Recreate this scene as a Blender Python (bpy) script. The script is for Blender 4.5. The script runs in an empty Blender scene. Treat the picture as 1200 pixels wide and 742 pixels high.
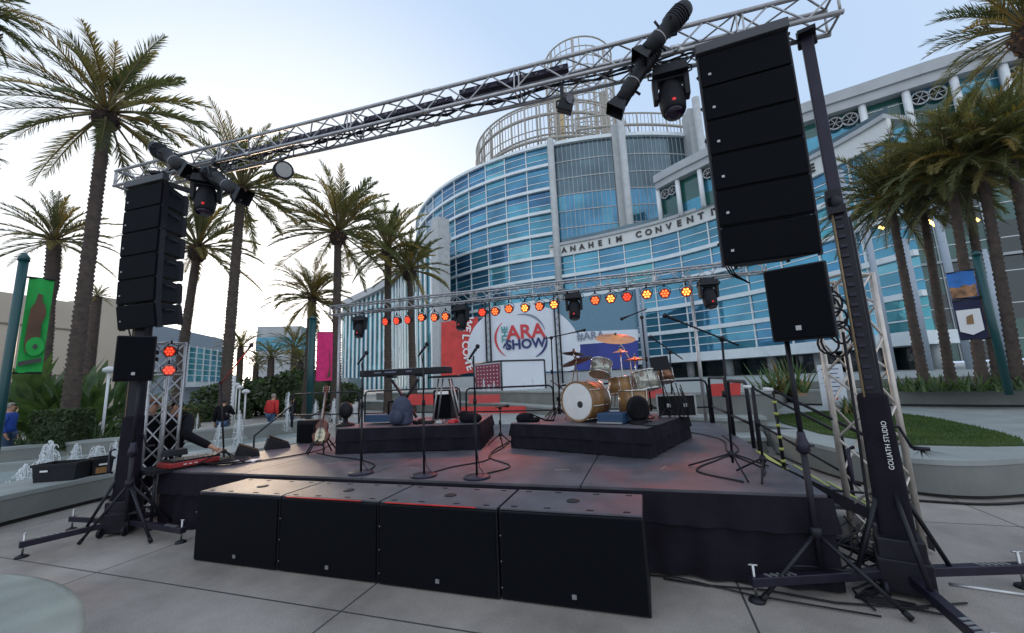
import bpy, math, random
from mathutils import Vector, Matrix, Euler
R_=math.radians; PI=math.pi
rnd=random.Random(7)
sc=bpy.context.scene
# ---------------------------------------------------------------- camera
F=469.5; CAMZ=1.6
def cam_axes():
    yaw,p,r=R_(-17.68),R_(9.11),R_(-2.53)
    f=Vector((math.sin(yaw)*math.cos(p),math.cos(yaw)*math.cos(p),math.sin(p)))
    rt=Vector((math.cos(yaw),-math.sin(yaw),0)); up=rt.cross(f)
    return rt*math.cos(r)+up*math.sin(r), -rt*math.sin(r)+up*math.cos(r), f
CR,CU,CF=cam_axes(); CO=Vector((0,0,CAMZ))
cd=bpy.data.cameras.new('camera'); cam=bpy.data.objects.new('camera',cd); sc.collection.objects.link(cam)
cd.sensor_width=36; cd.lens=F/1200*36; cd.clip_end=3000; cd.clip_start=0.05
m=Matrix((CR,CU,-CF)).transposed().to_4x4(); m.translation=CO; cam.matrix_world=m
sc.camera=cam
# ---------------------------------------------------------------- world, sun, exposure
SUN_AZ=R_(-50); SUN_EL=R_(5)
w=bpy.data.worlds.new('World'); sc.world=w; w.use_nodes=True
nt=w.node_tree; bg=nt.nodes['Background']
sky=nt.nodes.new('ShaderNodeTexSky'); sky.sky_type='NISHITA'; sky.sun_disc=False
sky.sun_elevation=SUN_EL; sky.sun_rotation=SUN_AZ; sky.air_density=1.0; sky.dust_density=1.2; sky.ozone_density=1.5
hs=nt.nodes.new('ShaderNodeHueSaturation'); hs.inputs['Saturation'].default_value=0.35
nt.links.new(sky.outputs[0],hs.inputs['Color'])
# twilight dome: bright pale sky over the sunset side, brighter sky added behind the camera to light facade and ground
tcw=nt.nodes.new('ShaderNodeTexCoord')
def wdot(v,lo,hi):
    d=nt.nodes.new('ShaderNodeVectorMath'); d.operation='DOT_PRODUCT'; nt.links.new(tcw.outputs['Generated'],d.inputs[0]); d.inputs[1].default_value=Vector(v).normalized()
    r=nt.nodes.new('ShaderNodeMapRange'); r.interpolation_type='SMOOTHSTEP'; r.inputs[1].default_value=lo; r.inputs[2].default_value=hi; nt.links.new(d.outputs['Value'],r.inputs[0]); return r.outputs[0]
def wmix(f,a,b,mode='MIX'):
    x=nt.nodes.new('ShaderNodeMix'); x.data_type='RGBA'; x.blend_type=mode
    if isinstance(f,float): x.inputs[0].default_value=f
    else: nt.links.new(f,x.inputs[0])
    for i,c in ((6,a),(7,b)):
        if isinstance(c,tuple): x.inputs[i].default_value=c
        else: nt.links.new(c,x.inputs[i])
    return x.outputs[2]
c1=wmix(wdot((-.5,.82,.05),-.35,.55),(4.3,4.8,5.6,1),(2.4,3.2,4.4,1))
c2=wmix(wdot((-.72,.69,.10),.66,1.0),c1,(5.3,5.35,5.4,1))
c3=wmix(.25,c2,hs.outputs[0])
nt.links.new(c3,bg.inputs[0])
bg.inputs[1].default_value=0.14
sd=bpy.data.lights.new('sun','SUN'); sd.energy=0.42; sd.angle=R_(6); sd.color=(1,.74,.5)
so=bpy.data.objects.new('sun',sd); sc.collection.objects.link(so)
sdir=Vector((math.sin(SUN_AZ)*math.cos(R_(9)),math.cos(SUN_AZ)*math.cos(R_(9)),math.sin(R_(9))))
so.rotation_euler=(-sdir).to_track_quat('-Z','Y').to_euler()
sc.view_settings.view_transform='Standard'; sc.view_settings.look='None'; sc.view_settings.exposure=0.9; sc.view_settings.gamma=1
# ---------------------------------------------------------------- pixel helpers (photo pixels 1200x742 -> point at a chosen depth)
def ray(u,v): return (CF+CR*((u-600)/F)-CU*((v-371)/F)).normalized()
def atz(u,v,z): d=ray(u,v); return CO+d*((z-CAMZ)/d.z)
def aty(u,v,y): d=ray(u,v); return CO+d*(y/d.y)
def atx(u,v,x): d=ray(u,v); return CO+d*(x/d.x)
def atr(u,v,r): d=ray(u,v); return CO+d*(r/math.hypot(d.x,d.y))
def depth(P): return (Vector(P)-CO).dot(CF)
# ---------------------------------------------------------------- materials
def lin(h):
    if isinstance(h,str):
        h=h.lstrip('#'); c=[int(h[i:i+2],16)/255 for i in (0,2,4)]
        return tuple((x/12.92 if x<=.04045 else ((x+.055)/1.055)**2.4) for x in c)+(1,)
    return tuple(h)+(1,) if len(h)==3 else tuple(h)
def mat(name,col,rough=.6,metal=0,var=.0,vscale=8,bump=0,bscale=60,emit=None,es=0,trans=0,alpha=1,spec=.5,col2=None,det=4):
    m=bpy.data.materials.new(name); m.use_nodes=True; n=m.node_tree; b=n.nodes['Principled BSDF']
    c=lin(col); b.inputs['Base Color'].default_value=c; b.inputs['Roughness'].default_value=rough; b.inputs['Metallic'].default_value=metal
    b.inputs['Specular IOR Level'].default_value=spec
    if trans: b.inputs['Transmission Weight'].default_value=trans
    if alpha<1: b.inputs['Alpha'].default_value=alpha
    if emit: b.inputs['Emission Color'].default_value=lin(emit); b.inputs['Emission Strength'].default_value=es
    tc=n.nodes.new('ShaderNodeTexCoord')
    if var>0 or col2:
        nz=n.nodes.new('ShaderNodeTexNoise'); nz.inputs['Scale'].default_value=vscale; nz.inputs['Detail'].default_value=det
        n.links.new(tc.outputs['Object'],nz.inputs['Vector'])
        rp=n.nodes.new('ShaderNodeValToRGB'); rp.color_ramp.elements[0].position=.3; rp.color_ramp.elements[1].position=.7
        c2=lin(col2) if col2 else tuple(min(1,x*(1+var)) for x in c[:3])+(1,)
        c1=c if col2 else tuple(x*(1-var) for x in c[:3])+(1,)
        rp.color_ramp.elements[0].color=c1; rp.color_ramp.elements[1].color=c2
        n.links.new(nz.outputs[0],rp.inputs[0]); n.links.new(rp.outputs[0],b.inputs['Base Color'])
    if bump:
        n2=n.nodes.new('ShaderNodeTexNoise'); n2.inputs['Scale'].default_value=bscale; n2.inputs['Detail'].default_value=3
        n.links.new(tc.outputs['Object'],n2.inputs['Vector'])
        bp=n.nodes.new('ShaderNodeBump'); bp.inputs['Strength'].default_value=bump; bp.inputs['Distance'].default_value=.02
        n.links.new(n2.outputs[0],bp.inputs['Height']); n.links.new(bp.outputs[0],b.inputs['Normal'])
    return m
M={}
def mk(k,*a,**kw): M[k]=mat(k,*a,**kw); return M[k]
mk('black_plastic',(.010,.011,.015),.5,spec=.3,var=.3,vscale=5,bump=.15,bscale=200)
mk('cab_black',(.006,.007,.010),.55,spec=.22,col2=(.016,.016,.020),det=10,vscale=2.5,bump=.3,bscale=250)
mk('cab_top',(.085,.085,.10),.42,var=.25,vscale=5,bump=.25,bscale=160)  # black plastic lightened to grey, standing in for sky glare on the tops
mk('grille',(.004,.005,.008),.75,spec=.12,bump=.6,bscale=420)
mk('badge',(.36,.36,.36),.35,metal=.6)
mk('dark_metal',(.014,.014,.02),.45,metal=.2,spec=.35,var=.3,vscale=10)
mk('frame_grey',(.06,.062,.07),.5,metal=.2); mk('purple_metal',(.020,.017,.034),.4,metal=.35,var=.2,vscale=8)
mk('steel',(.5,.5,.5),.35,metal=.9,var=.12,vscale=20)
mk('alu',(.42,.42,.43),.4,metal=.75,var=.15,vscale=14)
mk('alu_warm',(.55,.5,.45),.42,metal=.6,var=.15,vscale=9)
mk('chrome',(.75,.74,.72),.15,metal=1)
mk('cable',(.009,.009,.013),.5,spec=.3)
mk('skirt',(.013,.011,.018),.85,spec=.15,var=.3,vscale=4,bump=.3,bscale=80)
mk('deck',(.085,.08,.095),.48,var=.38,vscale=2.8,bump=.2,bscale=140,det=8)
mk('deck_edge',(.006,.006,.01),.6,spec=.2)
mk('yellow_tape',(.42,.45,.10),.5)
mk('stone',(.19,.20,.185),.75,var=.16,vscale=1.6,bump=.25,bscale=60,det=8)
mk('stone_cap',(.27,.295,.285),.7,var=.14,vscale=1.8,bump=.2,bscale=70,det=8)
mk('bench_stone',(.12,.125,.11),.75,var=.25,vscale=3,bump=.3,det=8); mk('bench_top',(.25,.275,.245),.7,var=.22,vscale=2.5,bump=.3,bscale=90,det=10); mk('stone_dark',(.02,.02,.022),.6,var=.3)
mk('lawn',(.03,.075,.015),.9,col2=(.075,.11,.03),vscale=2.2,bump=1,bscale=150)
mk('grass_blade',(.03,.075,.012),.8,col2=(.085,.13,.035),vscale=1.6,det=8)
mk('water',(.35,.42,.42),.12,var=.15,vscale=2,bump=.6,bscale=14)
mk('spray',(.9,.93,.95),.35,alpha=.75,spec=.6)
mk('hedge',(.018,.035,.012),.8,col2=(.05,.075,.025),vscale=12)
mk('leaf_dark',(.04,.08,.03),.45,col2=(.09,.14,.05),vscale=5)
mk('leaf_blue',(.07,.13,.07),.4,col2=(.12,.19,.09),vscale=5)
mk('leaf_dry',(.22,.15,.05),.7,col2=(.12,.09,.03),vscale=5)
mk('frond_green',(.06,.08,.03),.5,col2=(.13,.14,.055),vscale=1.2)
mk('frond_olive',(.17,.15,.055),.5,col2=(.27,.22,.08),vscale=1.2)
mk('frond_gold',(.32,.22,.06),.55,col2=(.2,.15,.05),vscale=1.2)  # dry fronds, also standing in for low-sun highlights on the crowns
mk('rachis',(.14,.12,.05),.5)
mk('trunk',(.05,.038,.034),.9,col2=(.10,.075,.06),vscale=7,bump=1,bscale=30)
mk('boots',(.025,.018,.018),.9,col2=(.06,.04,.03),vscale=9,bump=1,bscale=30)
mk('bark_red',(.12,.06,.035),.9,col2=(.2,.11,.05),vscale=9,bump=1,bscale=30)
mk('beige_wall',(.58,.50,.40),.8,var=.07,vscale=.4,det=6)
mk('beige_dark',(.25,.2,.15),.8,var=.1)
mk('ochre_wall',(.55,.38,.22),.8,var=.1,vscale=.8)
mk('grey_blue_wall',(.32,.37,.43),.6,var=.08)
mk('white_metal',(.72,.75,.76),.4,var=.06,vscale=2)
mk('white_band',(.70,.76,.78),.45,var=.08,vscale=1)
mk('concrete_col',(.44,.46,.46),.65,var=.1,vscale=1.5)
mk('cornice',(.40,.42,.43),.55,var=.08,vscale=.7)
mk('sign_fascia',(.66,.68,.66),.6,var=.06); mk('lattice',(.38,.355,.31),.55,var=.1)
mk('sunlit_wall',(.62,.45,.2),.6,var=.2,vscale=.5)  # warm evening sunlight put into the wall colour
for k,c in (('glass_blue',(.06,.21,.33)),('glass_deep',(.04,.14,.26)),('glass_cyan',(.14,.40,.48)),('glass_teal',(.07,.26,.36)),('glass_grey',(.08,.13,.155)),
            ('glass_green',(.02,.10,.085)),('glass_dark',(.006,.02,.022)),('glass_aqua',(.07,.30,.34))):
    mk(k,c,.06,metal=.0 if k in('glass_green','glass_dark') else .5,var=.4,vscale=.22,spec=.8,bump=.6,bscale=.7,det=6)
mk('teal_paint',(.006,.06,.065),.35)
mk('green_cloth',(.01,.36,.06),.7,var=.12)
mk('navy_cloth',(.012,.016,.06),.7); mk('pink_cloth',(.65,.02,.16),.7,var=.15)
mk('red_panel',(.62,.055,.05),.6,var=.18,vscale=1.2)
mk('coral',(.55,.08,.075),.6,var=.1)
mk('white_panel',(.68,.72,.78),.6,var=.05,vscale=.6)
mk('blue_panel',(.03,.045,.24),.6,var=.3,vscale=.4)
mk('slate_panel',(.12,.24,.32),.5,var=.1)
mk('pink_panel',(.30,.06,.10),.6,var=.1)
mk('sign_red',(.6,.04,.05),.5); mk('sign_navy',(.02,.03,.14),.5); mk('sign_teal',(.05,.3,.3),.5); mk('sign_white',(.8,.8,.8),.5); mk('sign_grey',(.2,.22,.3),.5)
mk('brown_fig',(.10,.045,.02),.6,var=.3,vscale=2)
mk('letter_dark',(.03,.03,.03),.4)
mk('sky_blue',(.03,.18,.55),.6,var=.3,vscale=3); mk('town',(.3,.15,.07),.6,var=.8,vscale=9)
mk('mixer_red',(.3,.02,.02),.5,var=.3,vscale=12); mk('red_paint',(.55,.02,.015),.4,var=.2,vscale=8)
mk('paper',(.75,.76,.75),.6)
mk('led_red',(.2,.01,.01),.4,emit=(1,.05,.02),es=1.5)
mk('led_amber',(.3,.1,.01),.4,emit=(1,.34,.06),es=2.0)
mk('led_orange',(.3,.05,.01),.4,emit=(1,.13,.03),es=1.7)
mk('par_lens',(.12,.01,.01),.2,emit=(1,.08,.03),es=.12); mk('lens',(.02,.01,.03),.08,spec=1); mk('lens_red',(.3,.0,.01),.1,emit=(1,.02,.03),es=.25)
mk('wood_gold',(.26,.14,.055),.3,var=.25,vscale=10); mk('drumhead',(.78,.77,.74),.5,var=.05)
mk('sparkle',(.42,.42,.36),.25,metal=.5,var=.4,vscale=40)
mk('cymbal',(.85,.33,.12),.32,metal=.75,var=.15,vscale=6); mk('cymbal_dark',(.2,.1,.06),.3,metal=.8)
mk('sunburst',(.12,.03,.015),.2,var=.5,vscale=8); mk('cream',(.7,.62,.42),.4)
mk('bag_blue',(.04,.05,.09),.8,var=.3,vscale=12); mk('blue_case',(.02,.06,.13),.5)
mk('skin',(.45,.24,.16),.55,var=.1); mk('hair_grey',(.25,.23,.2),.8); mk('hair_dark',(.02,.015,.012),.7)
mk('jacket_red',(.5,.02,.02),.7,var=.15,vscale=12); mk('jacket_black',(.007,.007,.010),.85,spec=.15,var=.2); mk('jacket_blue',(.02,.08,.4),.7,var=.15)
mk('jeans',(.05,.09,.17),.8,var=.2,vscale=14); mk('cap_brown',(.16,.07,.04),.8,var=.2); mk('shoe',(.03,.025,.02),.6)
mk('lamp_glow',(.9,.85,.7),.4,emit=(1,.85,.6),es=2.0)
mk('warm_tube',(.9,.6,.2),.4,emit=(1,.6,.15),es=3.0)
mk('tan_strap',(.28,.2,.10),.6)
def leafy(k,amt=.38):
    n=M[k].node_tree; b=n.nodes['Principled BSDF']; o=n.nodes['Material Output']; tr=n.nodes.new('ShaderNodeBsdfTranslucent'); mx=n.nodes.new('ShaderNodeMixShader'); mx.inputs[0].default_value=amt
    src=b.inputs['Base Color'].links[0].from_socket if b.inputs['Base Color'].links else None
    if src:
        g_=n.nodes.new('ShaderNodeMix'); g_.data_type='RGBA'; g_.blend_type='MULTIPLY'; g_.inputs[0].default_value=1; g_.inputs[7].default_value=(1.6,1.65,1.0,1); n.links.new(src,g_.inputs[6]); n.links.new(g_.outputs[2],tr.inputs[0])
    n.links.new(b.outputs[0],mx.inputs[1]); n.links.new(tr.outputs[0],mx.inputs[2]); n.links.new(mx.outputs[0],o.inputs[0])
for k in ('frond_green','frond_olive','frond_gold','leaf_dark','leaf_blue','grass_blade'): leafy(k)
# plaza concrete: mottled, with joints sawn on a 2.78 grid
def plaza_mat():
    m=bpy.data.materials.new('plaza_concrete'); m.use_nodes=True; n=m.node_tree; L=n.links; b=n.nodes['Principled BSDF']
    tc=n.nodes.new('ShaderNodeTexCoord'); sp=n.nodes.new('ShaderNodeSeparateXYZ'); L.new(tc.outputs['Object'],sp.inputs[0])
    def mth(op,a,bv=None):
        x=n.nodes.new('ShaderNodeMath'); x.operation=op
        for i,v in enumerate((a,bv)):
            if v is None: continue
            if isinstance(v,(int,float)): x.inputs[i].default_value=v
            else: L.new(v,x.inputs[i])
        return x.outputs[0]
    def joint(sock,off):
        t=mth('PINGPONG',mth('ADD',sock,off),1.39); return mth('LESS_THAN',t,.008)
    j=mth('MAXIMUM',joint(sp.outputs[0],-.53+27.8),joint(sp.outputs[1],-2.65+27.8))
    nz=n.nodes.new('ShaderNodeTexNoise'); nz.inputs['Scale'].default_value=.8; nz.inputs['Detail'].default_value=10; nz.inputs['Roughness'].default_value=.65; L.new(tc.outputs['Object'],nz.inputs['Vector'])
    rp=n.nodes.new('ShaderNodeValToRGB'); rp.color_ramp.elements[0].position=.36; rp.color_ramp.elements[1].position=.66
    rp.color_ramp.elements[0].color=(.20,.178,.160,1); rp.color_ramp.elements[1].color=(.37,.335,.30,1); L.new(nz.outputs[0],rp.inputs[0])
    n3=n.nodes.new('ShaderNodeTexNoise'); n3.inputs['Scale'].default_value=120; n3.inputs['Detail'].default_value=3; L.new(tc.outputs['Object'],n3.inputs['Vector'])
    mx=n.nodes.new('ShaderNodeMix'); mx.data_type='RGBA'; mx.blend_type='OVERLAY'; mx.inputs[0].default_value=.65; L.new(rp.outputs[0],mx.inputs[6]); L.new(n3.outputs[0],mx.inputs[7])
    vo=n.nodes.new('ShaderNodeTexVoronoi'); vo.inputs['Scale'].default_value=2.3; L.new(tc.outputs['Object'],vo.inputs['Vector'])
    spot=mth('MULTIPLY',mth('LESS_THAN',vo.outputs['Distance'],.035),.35)
    n4=n.nodes.new('ShaderNodeTexNoise'); n4.inputs['Scale'].default_value=.33; n4.inputs['Detail'].default_value=12; n4.inputs['Roughness'].default_value=.7; n4.inputs['Distortion'].default_value=1.2; L.new(tc.outputs['Object'],n4.inputs['Vector'])
    mr=n.nodes.new('ShaderNodeMapRange'); mr.inputs[1].default_value=.56; mr.inputs[2].default_value=.70; mr.inputs[4].default_value=.5; L.new(n4.outputs[0],mr.inputs[0])
    dirt=mth('MAXIMUM',spot,mr.outputs[0])
    md=n.nodes.new('ShaderNodeMix'); md.data_type='RGBA'; L.new(dirt,md.inputs[0]); L.new(mx.outputs[2],md.inputs[6]); md.inputs[7].default_value=(.11,.10,.09,1)
    m2=n.nodes.new('ShaderNodeMix'); m2.data_type='RGBA'; L.new(j,m2.inputs[0]); L.new(md.outputs[2],m2.inputs[6]); m2.inputs[7].default_value=(.05,.048,.045,1)
    L.new(m2.outputs[2],b.inputs['Base Color']); b.inputs['Roughness'].default_value=.62
    bp=n.nodes.new('ShaderNodeBump'); bp.inputs['Strength'].default_value=.25; bp.inputs['Distance'].default_value=.01; L.new(n3.outputs[0],bp.inputs['Height']); L.new(bp.outputs[0],b.inputs['Normal'])
    return m
M['plaza']=plaza_mat()
# ---------------------------------------------------------------- mesh builder
def frame(d,up=(0,0,1)):
    d=Vector(d).normalized(); u=Vector(up)
    if abs(d.dot(u))>.98: u=Vector((1,0,0))
    a=d.cross(u).normalized(); b=a.cross(d).normalized(); return a,b,d
class MB:
    def __init__(s): s.v=[];s.f=[];s.m=[];s.s=[];s.mats=[]
    def mi(s,m):
        if m is None: m=s.cur
        if m not in s.mats: s.mats.append(m)
        s.cur=m
        return s.mats.index(m)
    cur=None
    def add(s,vs,fs,m=None,sm=False):
        o=len(s.v); s.v+= [Vector(x) for x in vs]; i=s.mi(m)
        for f in fs: s.f.append(tuple(o+k for k in f)); s.m.append(i); s.s.append(sm)
        return s
    def quad(s,a,b,c,d,m=None): return s.add([a,b,c,d],[(0,1,2,3)],m)
    def box(s,c,size,m=None,rz=0,mx=None,taper=1):
        hx,hy,hz=[x/2 for x in size]; vs=[]
        for z in (-1,1):
            t=taper if z>0 else 1
            for x,y in ((-1,-1),(1,-1),(1,1),(-1,1)): vs.append(Vector((x*hx*t,y*hy*t,z*hz)))
        T=mx if mx is not None else Matrix.Rotation(rz,3,'Z')
        vs=[T@v+Vector(c) for v in vs]
        return s.add(vs,[(3,2,1,0),(4,5,6,7),(0,1,5,4),(1,2,6,5),(2,3,7,6),(3,0,4,7)],m)
    def tube(s,p0,p1,r,m=None,n=8,r1=None,caps=True):
        return s.path([p0,p1],[r,r if r1 is None else r1],m,n,caps)
    def path(s,pts,r,m=None,n=8,caps=True,closed=False):
        pts=[Vector(p) for p in pts]; rs=r if isinstance(r,(list,tuple)) else [r]*len(pts); vs=[];fs=[]
        pa=None
        for i,p in enumerate(pts):
            d=(pts[min(i+1,len(pts)-1)]-pts[max(i-1,0)])
            if d.length<1e-9: d=Vector((0,0,1))
            if pa is None: a,b,d=frame(d)
            else:
                d=d.normalized(); a=(pa-d*pa.dot(d))
                a=a.normalized() if a.length>1e-6 else frame(d)[0]; b=d.cross(a)*-1; b=a.cross(d)
            pa=a
            for k in range(n):
                t=2*PI*k/n; vs.append(p+(a*math.cos(t)+b*math.sin(t))*rs[i])
        for i in range(len(pts)-1):
            for k in range(n):
                k2=(k+1)%n; fs.append((i*n+k,i*n+k2,(i+1)*n+k2,(i+1)*n+k))
        s.add(vs,fs,m,True)
        if caps: 
            o=len(s.v)-len(vs); i=s.mi(None)
            s.f.append(tuple(o+k for k in range(n))[::-1]); s.m.append(i); s.s.append(False)
            s.f.append(tuple(o+(len(pts)-1)*n+k for k in range(n))); s.m.append(i); s.s.append(False)
        return s
    def lathe(s,prof,c=(0,0,0),axis=(0,0,1),m=None,n=20,caps=True,sm=True,sc=(1,1)):
        a,b,d=frame(axis); vs=[];fs=[]
        for (r,h) in prof:
            for k in range(n):
                t=2*PI*k/n; vs.append(Vector(c)+(a*math.cos(t)*sc[0]+b*math.sin(t)*sc[1])*r+d*h)
        for i in range(len(prof)-1):
            for k in range(n):
                k2=(k+1)%n; fs.append((i*n+k,i*n+k2,(i+1)*n+k2,(i+1)*n+k))
        s.add(vs,fs,m,sm)
        if caps:
            o=len(s.v)-len(vs); i=s.mi(None)
            s.f.append(tuple(o+k for k in range(n))[::-1]); s.m.append(i); s.s.append(False)
            s.f.append(tuple(o+(len(prof)-1)*n+k for k in range(n))); s.m.append(i); s.s.append(False)
        return s
    def ball(s,c,r,m=None,n=12,sq=(1,1,1)):
        vs=[];fs=[];h=max(5,n//2)
        for i in range(h+1):
            t=PI*i/h
            for k in range(n):
                a=2*PI*k/n; vs.append(Vector(c)+Vector((math.sin(t)*math.cos(a)*sq[0],math.sin(t)*math.sin(a)*sq[1],math.cos(t)*sq[2]))*r)
        for i in range(h):
            for k in range(n): fs.append((i*n+k,(i+1)*n+k,(i+1)*n+(k+1)%n,i*n+(k+1)%n))
        return s.add(vs,fs,m,True)
    def prism(s,poly,z0,z1,m=None,mtop=None):
        n=len(poly); z0s=z0 if isinstance(z0,list) else [z0]*n; z1s=z1 if isinstance(z1,list) else [z1]*n
        vs=[Vector((p[0],p[1],z)) for p,z in zip(poly,z0s)]+[Vector((p[0],p[1],z)) for p,z in zip(poly,z1s)]
        s.add(vs,[(k,(k+1)%n,n+(k+1)%n,n+k) for k in range(n)],m)
        s.add(vs[:n],[tuple(range(n))[::-1]],m); s.add(vs[n:],[tuple(range(n))],mtop or m); return s
    def extr(s,poly,mx,t,m=None):
        # poly in the local xz plane, thickness t along local y, placed with the 4x4 mx
        n=len(poly); vs=[mx@Vector((x,-t/2,z)) for x,z in poly]+[mx@Vector((x,t/2,z)) for x,z in poly]
        return s.add(vs,[tuple(range(n)),tuple(range(n,2*n))[::-1]]+[(k,n+k,n+(k+1)%n,(k+1)%n) for k in range(n)],m)
    def build(s,name,parent=None,world=True,bevel=0,label=None):
        me=bpy.data.meshes.new(name)
        off=Vector((0,0,0))
        if parent is not None and world:
            off=parent['_o'] if '_o' in parent else Vector((0,0,0)); off=Vector(off)
        me.from_pydata([v-off for v in s.v],[],s.f)
        for mm in s.mats: me.materials.append(mm if not isinstance(mm,str) else M[mm])
        me.polygons.foreach_set('material_index',s.m); me.polygons.foreach_set('use_smooth',s.s); me.update()
        o=bpy.data.objects.new(name,me); sc.collection.objects.link(o)
        if parent is not None: o.parent=parent; o['_o']=off[:]
        if bevel:
            bm=o.modifiers.new('bevel','BEVEL'); bm.width=bevel; bm.segments=2; bm.limit_method='ANGLE'
        if label: o['label']=label
        return o
def B(mname): b=MB(); b.mi(mname); return b
def thing(name,label,cat,loc=(0,0,0),group=None,rz=0):
    o=bpy.data.objects.new(name,None); sc.collection.objects.link(o); o.location=loc; o.rotation_euler.z=rz; o.empty_display_size=.1
    o['label']=label; o['category']=cat; o['_o']=Vector(loc)[:]
    if group: o['group']=group
    return o
def tag(o,label,cat,group=None):
    o['label']=label;o['category']=cat
    if group:o['group']=group
    return o
def struct(o): o['kind']='structure'; return o
def copy_tree(o,parent=None):
    c=o.copy(); sc.collection.objects.link(c); c.parent=parent
    for ch in list(o.children):
        if ch.type!='LIGHT': copy_tree(ch,c)
    return c
def dup(root,label,loc=None,rz=None,rot=None):
    c=copy_tree(root); c['label']=label
    if loc is not None: c.location=loc
    if rz is not None: c.rotation_euler.z=rz
    if rot is not None: c.rotation_euler=rot
    return c
def text(name,s,size,mname,mx,parent=None,ext=.01,bold=0.0,align='CENTER',world=True,sx=1):
    cu=bpy.data.curves.new('t','FONT'); cu.body=s; cu.size=size; cu.extrude=ext; cu.offset=bold; cu.align_x=align; cu.align_y='CENTER'; cu.resolution_u=3
    t=bpy.data.objects.new('t',cu); sc.collection.objects.link(t)
    dg=bpy.context.evaluated_depsgraph_get(); me=bpy.data.meshes.new_from_object(t.evaluated_get(dg))
    bpy.data.objects.remove(t); bpy.data.curves.remove(cu)
    off=Vector(parent['_o']) if (parent is not None and world and '_o' in parent) else Vector((0,0,0))
    me.transform(Matrix.Translation(-off)@mx@Matrix.Scale(sx,4,(1,0,0)))
    me.materials.clear(); me.materials.append(M[mname])
    o=bpy.data.objects.new(name,me); sc.collection.objects.link(o)
    if parent is not None: o.parent=parent
    return o
def tmx(pos,right,up):
    r=Vector(right).normalized(); u=Vector(up).normalized(); n=r.cross(u).normalized()
    m=Matrix((r,u,n)).transposed().to_4x4(); m.translation=Vector(pos); return m
S=1.5
def SC(x,y,z): return Vector((x*S,y*S,CAMZ+(z-CAMZ)*S))
def resample(pts,step=None,n=None):
    pts=[Vector(p) for p in pts]; L=[0]
    for a,b in zip(pts,pts[1:]): L.append(L[-1]+(b-a).length)
    T=L[-1]; n=n or max(1,round(T/step)); out=[]
    for k in range(n+1):
        t=T*k/n; i=0
        while i<len(L)-2 and L[i+1]<t: i+=1
        out.append(pts[i].lerp(pts[i+1],(t-L[i])/(L[i+1]-L[i])))
    return out
def smooth(pts,k=6):
    P=[Vector(p) for p in pts]; P=[P[0]*2-P[1]]+P+[P[-1]*2-P[-2]]; out=[]
    for i in range(1,len(P)-2):
        for j in range(k):
            t=j/k; a,b,c,d=P[i-1:i+3]
            out.append(.5*((2*b)+(c-a)*t+(2*a-5*b+4*c-d)*t*t+(3*b-a-3*c+d)*t**3))
    out.append(P[-2]); return out
# ================================================================ GROUND
g=B('plaza'); g.quad((-400,-60,0),(400,-60,0),(400,500,0),(-400,500,0)); struct(g.build('plaza_ground'))
def strip_wall(name,line,width,z0,z1,mside,mtop,label,cat,base=None,cap=0,parent=None):
    """wall following a plan line, its outer face on the line, thickness to the left"""
    P=[Vector((p[0],p[1],0)) for p in line]; N=[]
    for i in range(len(P)):
        d=(P[min(i+1,len(P)-1)]-P[max(i-1,0)]).normalized(); N.append(Vector((-d.y,d.x,0)))
    t=thing(name,label,cat,(P[0].x,P[0].y,0))
    def rib(o0,o1,za,zb,m,nm):
        b=B(m); vs=[];fs=[]
        for p,n_ in zip(P,N):
            a=p+n_*o0; c=p+n_*o1; vs+=[(a.x,a.y,za),(a.x,a.y,zb),(c.x,c.y,zb),(c.x,c.y,za)]
        k=len(P)
        for i in range(k-1):
            for j in range(4): fs.append((i*4+j,(i+1)*4+j,(i+1)*4+(j+1)%4,i*4+(j+1)%4))
        fs+=[(3,2,1,0),tuple(4*(k-1)+j for j in range(4))]
        b.add(vs,fs,m); return b.build(nm,t)
    zb=z0+(base or 0)
    if base: rib(.05,width-.05,z0,zb,'stone_dark','plinth')
    rib(0,width,zb,z1-.06,mside,'wall_body'); rib(-.01,width+.01,z1-.06,z1,mtop,'coping')
    return t
# left fountain ledge (bins stand on it)
ledge=smooth([(-7.6,1.0),(-7.95,2.2),(-8.17,3.23),(-8.28,3.85),(-8.35,4.54),(-8.3,5.6),(-8.0,7.0),(-7.6,8.2)],5)
strip_wall('fountain_ledge',ledge,1.15,0,.40,'stone','stone_cap','low pale stone ledge of the fountain with dark base, at the left behind black tower','ledge',base=.06)
w2=smooth([tuple(atz(u,v,.62)[:2]) for u,v in ((-70,531),(-30,528),(0,525.6),(70,519),(139,513.4),(200,507),(240,503.4),(290,499),(330,494),(360,491))],4)
strip_wall('fountain_back_wall',w2,.40,0,.62,'stone','stone_cap','long curved pale wall behind the fountain jets, in front of the hedges','wall')
w3=smooth([tuple(atz(u,v,.36)[:2]) for u,v in ((-60,550),(0,544),(70,537),(139,530),(200,523),(250,517),(290,512))],4)
strip_wall('fountain_inner_kerb',w3,.22,0,.36,'stone_cap','stone_cap','thin pale inner kerb across the fountain basin, among the white jets','kerb')
wp=[(p.x-1.1,p.y) for p in ledge]+[(p.x,p.y) for p in w2[::-1]]
g=B('water'); g.add([(x,y,.2) for x,y in wp],[tuple(range(len(wp)))]); struct(g.build('fountain_water'))
# round bench bottom left
t=thing('round_bench','large round pale concrete bench at the bottom left corner of the photo','bench',(-4.15,.55,0))
B('bench_stone').lathe([(2.35,0),(2.36,.42)],(-4.0,-.6,0),m='bench_stone',n=96).build('bench_body',t)
B('bench_top').lathe([(2.36,.42),(2.375,.425),(2.375,.445),(2.34,.455)],(-4.0,-.6,0),m='bench_top',n=96).build('bench_top',t)
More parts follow.
